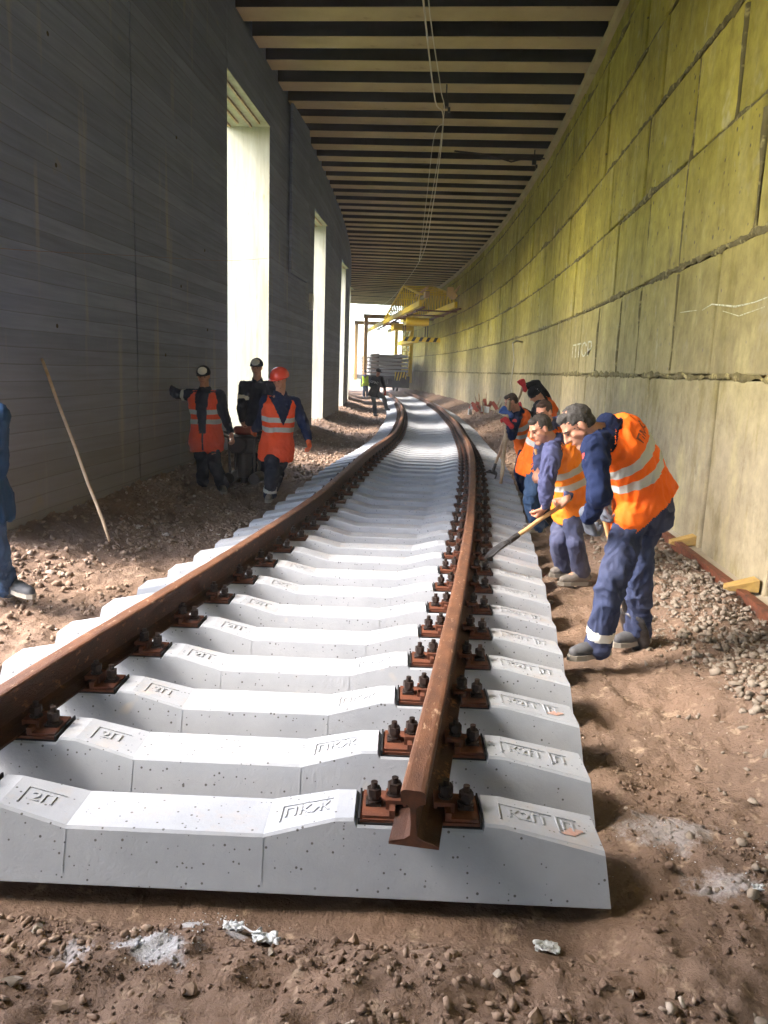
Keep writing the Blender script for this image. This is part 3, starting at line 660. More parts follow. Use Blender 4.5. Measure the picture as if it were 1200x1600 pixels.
# ------------------------------------------------------------ railway track
track = thing('railway_track', (-.83, 2.2, 0), 'curving new track panel of rusty rails on pale concrete sleepers', 'railway track')
RP = [(-.075, 0), (.075, 0), (.075, .009), (.030, .022), (.011, .036), (.008, .07), (.009, .122), (.018, .133), (.0365, .141), (.0375, .170), (.033, .177), (.022, .180), (-.022, .180), (-.033, .177), (-.0375, .170), (-.0365, .141), (-.018, .133), (-.009, .122), (-.008, .07), (-.011, .036), (-.030, .022), (-.075, .009)]
def rail(side):
    Y = np.concatenate([np.arange(2.115, 12, .12), np.arange(12, 57, .4)]); n = len(RP); vs = []; fs = []
    if side < 0: Y = np.concatenate([[2.0], Y])
    for y in Y:
        d = Vector((float(tx(y + .05) - tx(y - .05)) / .1, 1, 0)).normalized(); u_ = Vector((d.y, -d.x, 0))
        c = Vector((float(tx(y)), y, float(tz(y)) - .18)) + u_ * side * .797
        for q in RP:
            w_ = u_ * math.cos(-side * .05) ; vs.append(c + u_ * (q[0] - side * .05 * q[1]) + Vector((0, 0, q[1])))
    m = len(Y)
    fs = [(i * n + k, i * n + (k + 1) % n, (i + 1) * n + (k + 1) % n, (i + 1) * n + k) for i in range(m - 1) for k in range(n)]
    fs += [tuple(range(n))[::-1], tuple(range((m - 1) * n, m * n))]
    mb_ = MB(); mb_.add(vs, fs)
    o = obj('rail', mb_, [M['rust'], M['railtop'], M['plate']], track, smooth=False); fix_normals(o.data)
    top = set((9, 10, 11, 12, 13))
    for p_ in o.data.polygons:
        k = p_.index
        if k < (m - 1) * n and (k % n) in top: p_.material_index = 1
        if k >= (m - 1) * n: p_.material_index = 2
    o.data['x'] = 1
    return o
rail(1); rail(-1)
# sleeper in local coords: x across the track, y along, z=0 bottom
SP = [(-1.385, .140), (-1.06, .205), (-1.0, .208), (-.992, .190), (-.60, .190), (-.59, .208), (-.53, .205), (-.31, .150), (.31, .150), (.53, .205), (.59, .208), (.60, .190), (.992, .190), (1.0, .208), (1.06, .205), (1.385, .140)]
def sleeper_mesh(seed):
    r = random.Random(seed); vs = []; fs = []
    for x, z in SP:
        end = abs(x) > 1.3
        bx = x * (1.004 if end else 1); ht = .15 - .30 * z
        ex = -.012 * (1 if x > 0 else -1) if end else 0
        c = .012
        c2 = .0024; q_ = .006 if not end else .012
        vs += [(bx * (.997 if end else 1), -.150, -.02), (bx, -.1545, -.015), (x + ex, -ht - c2, z - .008), (x + ex, -ht + q_, z), (x + ex, ht - q_, z), (x + ex, ht + c2, z - .008), (bx, .1545, -.015), (bx * (.997 if end else 1), .150, -.02)]
    n = 8; m = len(SP)
    fs = [(i * n + k, i * n + (k + 1) % n, (i + 1) * n + (k + 1) % n, (i + 1) * n + k) for i in range(m - 1) for k in range(n)]
    fs += [tuple(range(n))[::-1], tuple(range((m - 1) * n, m * n))]
    mb_ = MB(); mb_.add(vs, fs)
    for x in (-.31, .31):
        for sg in (-1, 1):
            mb_.hexa([(x - .0015, sg * .142, .02), (x + .0015, sg * .142, .02), (x + .0015, sg * .1455, .02), (x - .0015, sg * .1455, .02)], [(x - .0015, sg * .105, .142), (x + .0015, sg * .105, .142), (x + .0015, sg * .1085, .142), (x - .0015, sg * .1085, .142)])
    me = mb_.mesh('sleeper'); fix_normals(me); return me
def hexnut(mb_, x, y, z, r, h):
    mb_.cyl((x, y, z), (x, y, z + h), r * 1.18, r * 1.15, 6)
def fast_meshes(sd):
    # plate + ribs
    pl = MB(); pl.box((0, 0, .198), (.376, .165, .012)); 
    for sx in (-1, 1):
        pl.box((sx * .088, 0, .215), (.018, .15, .034)); pl.box((sx * .14, 0, .208), (.085, .15, .010))
    pad = MB(); pad.box((0, 0, .191), (.388, .176, .006))
    for sx in (-1, 1): pad.box((sx * .1915, 0, .201), (.006, .176, .02))
    clips = []; bolts = []
    for sx in (-1, 1):
        c = MB(); c.box((sx * .075, 0, .238), (.062, .075, .014)); c.box((sx * .103, 0, .226), (.012, .075, .034)); c.box((sx * .049, 0, .229), (.010, .075, .010))
        clips.append(c)
        b = MB()      # clip bolt
        b.cyl((sx * .082, 0, .20), (sx * .082, 0, .305), .011, .011, 10)
        b.cyl((sx * .082, 0, .245), (sx * .082, 0, .251), .024, .024, 12); b.cyl((sx * .082, 0, .252), (sx * .082, 0, .262), .019, .019, 12)
        hexnut(b, sx * .082, 0, .263, .0205, .024); bolts.append(b)
        b = MB()      # anchor bolt
        x_ = sx * .148
        b.box((x_, 0, .2165), (.05, .05, .008)); b.cyl((x_, 0, .22), (x_, 0, .228), .026, .026, 12); b.cyl((x_, 0, .229), (x_, 0, .241), .019, .019, 12)
        hexnut(b, x_, 0, .242, .0205, .024); b.cyl((x_, 0, .26), (x_, 0, .287), .011, .011, 10); bolts.append(b)
    return pl, pad, clips, bolts
fm = {}
for sd in (-1, 1):
    pl, pad, clips, bolts = fast_meshes(sd)
    fm[sd] = dict(pl=pl.mesh('tie_plate'), pad=pad.mesh('rubber_pad'), clips=[c.mesh('rail_clip') for c in clips], bolts=[b.mesh('bolt') for b in bolts])
    fm[sd]['pl'].materials.append(M['clip']); fm[sd]['pad'].materials.append(M['rubber'])
    for c in fm[sd]['clips']: c.materials.append(M['clip'])
    for b in fm[sd]['bolts']: b.materials.append(M['bolt'])
    allb = MB()
    for q, mi in ((pl, 0), (pad, 0)): allb.add(q.v, q.f)
    nf = len(allb.f)
    for q in clips: allb.add(q.v, q.f)
    nf2 = len(allb.f)
    for q in bolts: allb.add(q.v, q.f)
    me = allb.mesh('rail_fastening')
    for k in ('plate', 'clip', 'bolt'): me.materials.append(M[k])
    for p_ in me.polygons: p_.material_index = 0 if p_.index < nf else (1 if p_.index < nf2 else 2)
    fm[sd]['all'] = me
sl_meshes = [sleeper_mesh(i) for i in range(1)]
for q in sl_meshes: q.materials.append(M['sleeper'])
# cast marks: raised letters in a shallow frame
def mark_mesh(body, wdt):
    me = text_mesh(body, .066, .002)
    mb_ = MB()
    mb_.box((-wdt / 2, 0, .0005), (.004, .085, .003)); mb_.box((0, .043, .0005), (wdt, .003, .003))
    f = mb_.mesh('f'); import bmesh
    bm = bmesh.new(); bm.from_mesh(me); n0 = len(bm.faces); bm.from_mesh(f); bm.to_mesh(me); bm.free(); me.materials.append(M['blkmark']); return me
marks = {'2П': mark_mesh('2П', .13), 'ПКЖ': mark_mesh('ПКЖ', .17), 'К2П': mark_mesh('К2П', .18), 'П': mark_mesh('П', .07)}
ysl = [2.22, 2.66, 3.10, 3.555, 4.02, 4.50]
while len(ysl) < 100: ysl.append(ysl[-1] + .487)
slp = None
for i, y in enumerate(ysl):
    th = -math.atan(float(tx(y + .1) - tx(y - .1)) / .2); th = max(R(3.6), th) + R(random.uniform(-.5, .5) if i > 5 else 0)
    slope = math.atan(float(tz(y + .2) - tz(y - .2)) / .4)
    o = bpy.data.objects.new('concrete_sleeper', sl_meshes[0]); COL.objects.link(o); o.parent = track
    o.location = Vector((float(tx(y)), y, float(tz(y)) - .384)) - Vector(track.location)
    o.rotation_euler = (slope * 1.15, random.uniform(-.003, .003), th)
    for sd in (-1, 1):
        F = fm[sd]
        if i < 9:
            L = [('tie_plate', F['pl']), ('rubber_pad', F['pad'])] + [('rail_clip', c) for c in F['clips']] + [('bolt', b) for b in F['bolts']]
        elif i < 75: L = [('rail_fastening', F['all'])]
        else: L = []
        for nm, me in L:
            c = bpy.data.objects.new(nm, me); COL.objects.link(c); c.parent = o; c.location = (sd * .797, 0, 0)
            if nm == 'bolt': c.rotation_euler = (0, 0, 0)
    if i < 8:
        for body, x, sl_, yy in (('2П', -.425, -.245, -.01), ('ПКЖ', .435, .245, -.01), ('К2П', 1.14, -.205, -.01), ('П', 1.275, -.205, -.01)):
            zz = float(np.interp(x, [q[0] for q in SP], [q[1] for q in SP])) + .0015
            c = bpy.data.objects.new('cast_marking', marks[body]); COL.objects.link(c); c.parent = o
            c.location = (x, yy, zz); c.rotation_euler = (0, math.atan(-sl_), 0)
            c.rotation_euler = (0, -sl_, 0) if False else (0, -math.atan(sl_), 0)
    if i in (0, 2):
        mb_ = MB(); 
        for k in range(4): mb_.box((1.27 + .010 * k, -.05 + .010 * k, .1636 - .002 * k + .0003 * k), (.045, .011, .0012), .4, Matrix.Rotation(.205, 3, 'Y'))
        c = obj('red_paint_mark', mb_, M['redmark'], o, world=False)

# ------------------------------------------------------------ people
TMP = bpy.data.scenes.new('tmp')
def _h3(ix, iy, iz, s):
    a = (ix * 374761393 + iy * 668265263 + iz * 2147483647 + s * 1442695041) & 0xffffffff
    a = ((a ^ (a >> 13)) * 1274126177) & 0xffffffff
    a = ((a ^ (a >> 15)) * 2246822519) & 0xffffffff
    return ((a ^ (a >> 16)) & 0xffff) / 65535.0
def vn3(P, s=0):
    I = np.floor(P).astype(np.int64); F = P - I; F = F * F * F * (F * (F * 6 - 15) + 10); r = 0
    for dx in (0, 1):
        for dy in (0, 1):
            for dz in (0, 1):
                w_ = (F[:, 0] if dx else 1 - F[:, 0]) * (F[:, 1] if dy else 1 - F[:, 1]) * (F[:, 2] if dz else 1 - F[:, 2])
                r = r + w_ * _h3(I[:, 0] + dx, I[:, 1] + dy, I[:, 2] + dz, s)
    return r * 2 - 1
def get_co(me):
    a = np.empty(len(me.vertices) * 3); me.vertices.foreach_get('co', a); return a.reshape(-1, 3)
def rmesh(mb_, voxel, smooth=4, fold=0, ff=9, off_=(0, 0, 0), seed=0):
    me = mb_.mesh('tmp'); o = bpy.data.objects.new('tmp', me); TMP.collection.objects.link(o)
    r = o.modifiers.new('r', 'REMESH'); r.mode = 'VOXEL'; r.voxel_size = voxel; r.adaptivity = 0
    if smooth:
        s_ = o.modifiers.new('s', 'SMOOTH'); s_.iterations = smooth; s_.factor = .5
    vl = TMP.view_layers[0]; vl.update(); dg = vl.depsgraph
    nm = bpy.data.meshes.new_from_object(o.evaluated_get(dg)); bpy.data.objects.remove(o)
    if fold:
        P = get_co(nm); N = np.empty(P.size); nm.vertices.foreach_get('normal', N); N = N.reshape(-1, 3)
        Q = P * np.array([ff, ff, ff * .55]) + seed
        Wn = np.stack([vn3(Q * .7, k) for k in (1, 2, 3)], -1) * .8
        a = vn3(Q + Wn, 5); b = 1 - np.abs(vn3(Q * 1.9 + Wn * 2, 6)) * 2; c_ = 1 - np.abs(vn3(Q * 3.7 + Wn * 3, 7)) * 2
        P = P + N * (fold * (a * .8 + b * .6 + c_ * .3))[:, None]; nm.vertices.foreach_set('co', P.ravel()); nm.update()
    nm.shade_smooth(); return nm
def setmesh(name, me, mt, parent):
    me.name = name; me.transform(Matrix.Translation(-wloc(parent))); me.materials.clear(); me.materials.append(mt)
    o = bpy.data.objects.new(name, me); COL.objects.link(o); o.parent = parent; return o
def hand(mb_, wrist, d, n, g=0., curl=45, thumb=1, k=1.0):
    """palm + five fingers. d wrist->knuckles, n palm normal (side fingers curl to), g extra thickness"""
    d = d.normalized(); n = (n - d * n.dot(d)).normalized(); s_ = d.cross(n) * thumb
    W_ = wrist + d * .01
    for q in (-.026, -.009, .009, .026):
        mb_.cap(W_ + s_ * q * .8 * k, (.016 + g) * k, W_ + (d * .078 + s_ * q) * k, (.0135 + g) * k, 8)
    Ls = {-.03: .058, -.0105: .070, .0105: .076, .03: .068}
    for q, L in Ls.items():
        p_ = W_ + (d * .082 + s_ * q * 1.02) * k; a = curl * .5; rr = .0088 + g
        for j, f in enumerate((.42, .32, .26)):
            a += curl * (.55 if j == 0 else .75) * (1 + .12 * math.sin(q * 90))
            dd = d * math.cos(R(a)) + n * math.sin(R(a)); p2 = p_ + dd * L * f * 1.15 * k
            mb_.cap(p_, rr * k, p2, (rr - .001) * k, 8); p_ = p2; rr -= .0006
    t0 = W_ + (d * .022 + s_ * .032 + n * .006) * k; t1 = t0 + (d * .032 + s_ * .022 + n * .018) * k; t2 = t1 + (d * .026 + n * .022 - s_ * .002) * k
    mb_.cap(t0, (.014 + g) * k, t1, (.0115 + g) * k, 8); mb_.cap(t1, (.011 + g) * k, t2, (.0092 + g) * k, 8)
def V(t): return Vector(t)
def person(J, label, hf, hu, jacket, pants, vest=None, vkind='closed', shoe='boot', hair='hairblk', head=None, gloves=(None, None), palms=(None, None), curl=55, vox=.009, bulk=1.0, bend=(0, 0, 0), cuffs=False, armband=(), extra=None, coat=.0, hd=1.0, group='workers in orange vests'):
    J = {k: V(v) for k, v in J.items()}
    dh = J['head'] - J['neck']
    if dh.length > .185: J['head'] = J['neck'] + dh.normalized() * .185
    base = (J['aL'] + J['aR']) / 2; base.z = min(J['tL'].z, J['tR'].z) - .03
    root = thing('person', base, label, 'person', group)
    pel, neck = J['pel'], J['neck']; mid = (pel + neck) / 2 + V(bend)
    lh = (J['hL'] - J['hR']); ls = (J['sL'] - J['sR'])
    L = (neck - pel).length; k = L / .52
    def ctr(t): return pel * (1 - t) ** 2 + mid * (2 * t * (1 - t)) + neck * t * t if bend != (0, 0, 0) else pel.lerp(neck, t)
    def frame(t):
        c = ctr(t); up = (ctr(min(t + .05, 1.05)) - ctr(t - .05)).normalized(); l = lh.normalized().lerp(ls.normalized(), min(1, max(0, t)))
        l = (l - up * l.dot(up)).normalized(); f = l.cross(up); return c, l, f, up
    def torso(mb_, a, t0=-.12, t1=1.0, flare=0, top=1.0):
        prof = [(-.28, .146, .108), (-.12, .162, .118), (.0, .168, .128), (.2, .152, .118), (.45, .158, .122), (.65, .175, .128), (.82, .178, .112), (.93, .12, .085), (1.0, .075, .066)]
        rings = []
        for t, rx, ry in prof:
            if t < t0 - .01 or t > t1 + .01: continue
            c, l, f, up = frame(t); fl = flare * max(0, .3 - t)
            rings.append((c + f * .005, l * ((rx * bulk + a + fl)), f * ((ry * bulk + a * 1.1 + fl))))
        mb_.loft(rings)
    SL, SR = J['sL'], J['sR']
    # ---- body, one continuous surface
    hf = V(hf).normalized(); hu = V(hu); hu = (hu - hf * hu.dot(hf)).normalized(); hr = hf.cross(hu)
    H = J['head'] + hu * .005; h = 1.0 * hd
    h *= .90
    def hp(x, y, z): return H + (hr * x + hf * y + hu * z) * h
    B = MB(); torso(B, -.012, -.12, 1.0)
    B.cap(frame(.9)[0], .062, hp(0, -.025, -.06), .055)
    B.ell(hp(0, -.012, .035), hr * .074 * h, hf * .095 * h, hu * .092 * h)           # skull
    B.ell(hp(0, .028, -.040), hr * .056 * h, hf * .060 * h, hu * .072 * h)           # jaw / face
    B.cap(hp(-.035, .068, .030), .016, hp(.035, .068, .030), .016, 8)                 # brow
    B.cap(hp(0, .088, .020), .009, hp(0, .108, -.018), .0145, 8)                      # nose
    B.cap(hp(-.012, .092, -.022), .009, hp(.012, .092, -.022), .009, 8)
    B.cap(hp(-.018, .080, -.052), .0105, hp(.018, .080, -.052), .0105, 8)             # mouth
    B.cap(hp(-.012, .070, -.092), .020, hp(.012, .070, -.092), .020, 8)               # chin
    for sg in (-1, 1):
        B.cap(hp(sg * .042, .052, -.010), .022, hp(sg * .05, .02, -.04), .02, 8)       # cheek, jaw corner
        B.ell(hp(sg * .078, -.008, .0), (hr * .011 - hf * .006 * sg * 0) * h, hf * .019 * h, hu * .033 * h, 10, 8)   # ear
    for s_ in 'LR':
        B.cap(frame(.86)[0], .04, J['s' + s_], .040); B.cap(J['s' + s_], .052, J['e' + s_], .040); B.cap(J['e' + s_], .040, J['w' + s_], .027)
        B.cap(J['h' + s_], .080, J['k' + s_], .052); B.cap(J['k' + s_], .054, J['a' + s_], .036)
        B.cap(J['a' + s_], .036, J['a' + s_].lerp(J['t' + s_], .8), .03)
    hv = {}
    for i, s_ in enumerate('LR'):
        e, w_ = J['e' + s_], J['w' + s_]; d = (w_ - e).normalized(); pn = palms[i]
        if pn is None: dd, n_ = d, (frame(.5)[1] * (-1 if s_ == 'L' else 1))
        else: dd, n_ = V(pn[0]).normalized(), V(pn[1])
        hv[s_] = (w_, dd, n_, (1 if s_ == 'R' else -1))
        hand(B, w_, dd, n_, 0, curl, hv[s_][3])
    me = rmesh(B, vox * .8, 2); body = setmesh('body', me, M['skin'], root)
    for i, s_ in enumerate('LR'):
        if gloves[i]:
            G = MB(); hand(G, *hv[s_][:3], .0035, curl, hv[s_][3]); G.cap(hv[s_][0] - hv[s_][1] * .05, .036, hv[s_][0] + hv[s_][1] * .02, .03)
            setmesh('glove', rmesh(G, .005 if vox < .012 else .008, 2), M[gloves[i]], root)
    # face details
    E_ = MB()
    for sg in (-1, 1): E_.ell(hp(sg * .031, .0805, .012), hr * .012, hf * .006, hu * .0055, 8, 6)
    setmesh('eyes', E_.mesh('eyes'), M['eye'], root)
    E_ = MB()
    for sg in (-1, 1): E_.tube([hp(sg * .016, .088, .030), hp(sg * .034, .086, .034), hp(sg * .052, .072, .030)], [.004, .0045, .003], 6)
    setmesh('eyebrows', E_.mesh('eyebrows'), M['hairblk'], root)
    E_ = MB(); E_.tube([hp(-.022, .086, -.054), hp(-.01, .0925, -.0525), hp(.01, .0925, -.0525), hp(.022, .086, -.054)], .0045, 6)
    setmesh('mouth', E_.mesh('mouth'), M['lip'], root)
    # hair: shell over the skull, cut at the hairline
    if hair:
        Hh = MB(); Hh.ell(hp(0, -.021, .041), hr * .079 * h, hf * .094 * h, hu * .089 * h, 24, 16)
        Hh.ell(hp(0, -.050, .0), hr * .070 * h, hf * .058 * h, hu * .062 * h)
        Hh.ell(hp(0, .035, .092), hr * .055 * h, hf * .038 * h, hu * .034 * h)
        hm = rmesh(Hh, .006, 2)
        P = get_co(hm); N = np.empty(P.size); hm.vertices.foreach_get('normal', N); N = N.reshape(-1, 3)
        P = P + N * (vn3(P * 55, 1) * .003 + vn3(P * 130, 2) * .003)[:, None]; hm.vertices.foreach_set('co', P.ravel()); hm.update()
        setmesh('hair', hm, M[hair], root)
    # jacket
    K = MB(); torso(K, .008 + coat, -.28 if not vest else 0, .93, .12 if not vest else 0)
    for s_ in 'LR':
        K.cap(J['s' + s_], .076 * bulk, J['e' + s_], .058 * bulk); K.cap(J['e' + s_], .060 * bulk, J['e' + s_].lerp(J['w' + s_], .84), .040); K.cap(frame(.90)[0], .062, J['s' + s_], .070)
    c1, l1, f1, u1 = frame(1.0); K.loft([(frame(.9)[0], l1 * .085, f1 * .085), (c1 + u1 * .035, l1 * .068, f1 * .07), (c1 + u1 * .04, l1 * .05, f1 * .05)], 16)
    jack = setmesh('jacket', rmesh(K, vox, 3, .015 if vox < .012 else .006, 11, seed=L * 50), M[jacket], root)
    # trousers
    K = MB(); torso(K, .004, -.28, .12)
    for s_ in 'LR':
        hh, kk, aa = J['h' + s_], J['k' + s_], J['a' + s_]
        K.cap(hh, .094 * bulk, kk, .072); K.cap(kk, .076, aa + (kk - aa) * .12, .068); K.cap(aa + (kk - aa) * .12, .068, aa + (kk - aa) * .02, .070)
    trou = setmesh('trousers', rmesh(K, vox, 3, .017 if vox < .012 else .006, 9, seed=3 + L * 9), M[pants], root)
    def band(src, c, d, hw, rad):
        me = src.data; P = get_co(me) + np.array(wloc(root)); N = np.empty(P.size); me.vertices.foreach_get('normal', N); N = N.reshape(-1, 3)
        q = (P - np.array(c)); ax = q @ np.array(d); rd = np.linalg.norm(q - ax[:, None] * np.array(d), axis=1); ok = (np.abs(ax) < hw) & (rd < rad)
        fs_ = [tuple(p_.vertices) for p_ in me.polygons if all(ok[i] for i in p_.vertices)]
        if not fs_: return
        us_ = sorted({i for f_ in fs_ for i in f_}); mp_ = {i: k for k, i in enumerate(us_)}
        K = MB(); K.add((P[us_] + N[us_] * .004).tolist(), [tuple(mp_[i] for i in f_) for f_ in fs_]); m_ = K.mesh('b'); m_.shade_smooth(); setmesh('reflective_band', m_, M['reflect'], root)
    for s_ in cuffs or '':
        kk, aa = J['k' + s_], J['a' + s_]; d = (aa - kk).normalized(); band(trou, aa - d * .085, d, .032, .13)
    for s_ in armband:
        e, q_ = J['e' + s_], J['s' + s_]; d = (e - q_).normalized(); band(jack, q_.lerp(e, .55), d, .03, .11)
    # shoes
    for s_ in 'LR':
        a, t_ = J['a' + s_], J['t' + s_]; d = t_ - a; d.z = 0; d = d.normalized(); zg = t_.z
        K = MB(); he = V((a.x, a.y, zg + .03)) - d * .045; to = V((t_.x, t_.y, zg + .022)); ball = he.lerp(to, .68)
        K.cap(he + V((0, 0, .012)), .040, ball, .043); K.cap(ball, .043, to - d * .02, .034); K.cap(a + V((0, 0, .03)), .046, he + V((0, 0, .03)) + d * .03, .046)
        K.cap(a - V((0, 0, .02)) + d * .03, .043, ball, .036)
        sh = setmesh('shoe', rmesh(K, .008, 3), M[shoe], root)
        K = MB(); pts = [he - d * .045, he, he.lerp(to, .4), ball, to - d * .01, to + d * .022]; wd_ = [.020, .038, .036, .046, .036, .012]; sd_ = d.cross(V((0, 0, 1)))
        vs = []; n = len(pts)
        for p_, w2 in zip(pts, wd_):
            for zz in (zg - .022, zg + .008):
                for sg in (-1, 1): vs.append((p_.x + sd_.x * w2 * sg, p_.y + sd_.y * w2 * sg, zz))
        fs = []
        for i in range(n - 1):
            a0 = i * 4; b0 = a0 + 4; fs += [(a0, a0 + 1, b0 + 1, b0), (a0 + 2, b0 + 2, b0 + 3, a0 + 3), (a0, b0, b0 + 2, a0 + 2), (a0 + 1, a0 + 3, b0 + 3, b0 + 1)]
        fs += [(0, 2, 3, 1), (n * 4 - 4, n * 4 - 3, n * 4 - 1, n * 4 - 2)]
        K.add(vs, fs); K = K.mesh('sole'); fix_normals(K); so = setmesh('sole', K, M['sole'], root); so.parent = sh
    # vest
    if vest:
        K = MB(); torso(K, .032 + coat, -.28, .93, .05)
        for s_ in 'LR':
            sh_ = J['s' + s_]; K.cap(sh_.lerp(frame(.86)[0], .25), .084 * bulk, sh_.lerp(frame(.7)[0], .5), .09 * bulk); K.cap(frame(.90)[0], .072, sh_.lerp(frame(.88)[0], .3), .078); K.cap(pel, .128 * bulk, J['h' + s_], .110 * bulk); K.cap(J['h' + s_], .110 * bulk, J['h' + s_].lerp(J['k' + s_], .16), .112 * bulk)
        me = rmesh(K, vox, 3, .012 if vox < .012 else .004, 9, seed=8)
        at = me.attributes.new('t', 'FLOAT', 'POINT'); tt = []
        fr = [(t, *frame(t)) for t in np.linspace(-.35, 1.1, 30)]
        P = get_co(me); C_ = np.array([q[1][:] for q in fr]); LX = np.array([q[2][:] for q in fr]); FX = np.array([q[3][:] for q in fr]); UX = np.array([q[4][:] for q in fr]); TT = np.array([q[0] for q in fr])
        Dv = P[:, None, :] - C_[None]; dn = (Dv ** 2).sum(-1) + np.abs((Dv * UX[None]).sum(-1)) * .5; bi = dn.argmin(1); ar = np.arange(len(P)); D_ = Dv[ar, bi]
        tv_ = TT[bi] * L + (D_ * UX[bi]).sum(-1); sx = (D_ * LX[bi]).sum(-1); fy = (D_ * FX[bi]).sum(-1); tn = tv_ / L
        tt = tv_ + .008 * vn3(P * 7, 4)
        wv = {'none': -1 + 0 * tn, 'closed': np.where(tn > .62, .005 + .15 * (tn - .62) / .38, -1), 'v': np.where(tn > .45, .15 * (tn - .45) / .55, -1),
              'open': np.where(tn > .12, .035 + .06 * (tn - .1), .004)}[vkind]
        kill = set(np.nonzero(((fy > .03) & (np.abs(sx) < wv)) | (tn > 1.02) | ((vkind == 'none') & (tn < -.13 - 1.1 * fy)))[0].tolist())
        at.data.foreach_set('value', tt.astype(np.float32))
        import bmesh
        bm = bmesh.new(); bm.from_mesh(me); bm.verts.ensure_lookup_table()
        bmesh.ops.delete(bm, geom=[bm.verts[i] for i in kill], context='VERTS'); bm.to_mesh(me); bm.free()
        vo = setmesh('vest', me, M[vest], root)
        so = vo.modifiers.new('th', 'SOLIDIFY'); so.thickness = .004
        vo['done'] = 1; del vo['done']
    # head gear
    if head == 'helmet':
        K = MB(); K.ell(hp(0, -.015, .055), hr * .112, hf * .128, hu * .105, 28, 18); me = K.mesh('helmet')
        for v in me.vertices:
            q = (v.co - hp(0, 0, .035)).dot(hu)
            if q < 0: v.co -= hu * q
        o = setmesh('helmet', me, M['helmet'], root); o.data.shade_smooth()
        K = MB(); K.loft([(hp(0, .035, .036), hr * .105, hf * .125), (hp(0, .035, .042), hr * .103, hf * .123)], 24); p_ = setmesh('brim', K.mesh('brim'), M['helmet'], root); p_.parent = o
        K = MB(); K.tube([hp(0, -.14, .06), hp(0, -.09, .135), hp(0, -.01, .163), hp(0, .07, .135), hp(0, .11, .07)], .012, 8); p_ = setmesh('ridge', K.mesh('ridge'), M['helmet'], root); p_.parent = o
    elif head in ('capwhite', 'capdark', 'beanie'):
        K = MB(); K.ell(hp(0, -.014, .050), hr * .088, hf * .107, hu * .092, 24, 16); me = K.mesh('cap')
        cut = .03 if head != 'beanie' else -.01
        for v in me.vertices:
            q = (v.co - hp(0, 0, cut)).dot(hu)
            if q < 0: v.co -= hu * q
        o = setmesh('cap', me, M['black_cloth'] if head != 'capwhite' else M['dark'], root); o.data.shade_smooth()
        if head == 'capwhite':
            K = MB(); K.ell(hp(0, .02, .075), hr * .068, hf * .082, hu * .062, 20, 12); p_ = setmesh('cap_front', K.mesh('cap_front'), M['capwhite'], root); p_.parent = o; p_.data.shade_smooth()
        if head != 'beanie':
            K = MB(); K.loft([(hp(0, .10, .042), hr * .068, hf * .065), (hp(0, .10, .048), hr * .068, hf * .065)], 20); p_ = setmesh('visor', K.mesh('visor'), M['black_cloth'], root); p_.parent = o
        else:
            K = MB()
            for q in range(6):
                a = R(q * 60); K.cap(hp(-.075 + .0 * q, -.05 + .022 * math.cos(a), .06 + .022 * math.sin(a)), .006, hp(-.078, -.05 + .035 * math.cos(a + .7), .06 + .03 * math.sin(a + .7)), .004, 6)
            p_ = setmesh('cap_emblem', K.mesh('cap_emblem'), M['textwht'], root); p_.parent = o
    return root, frame, J, hp
def emblem(root, c, n_, r_, mt='emblem'):
    K = MB(); c = V(c); n_ = V(n_).normalized(); K.cyl(c, c + n_ * .006, r_, r_ * .9, 14); return setmesh('sleeve_emblem', K.mesh('e'), M[mt], root)

PJ = {}
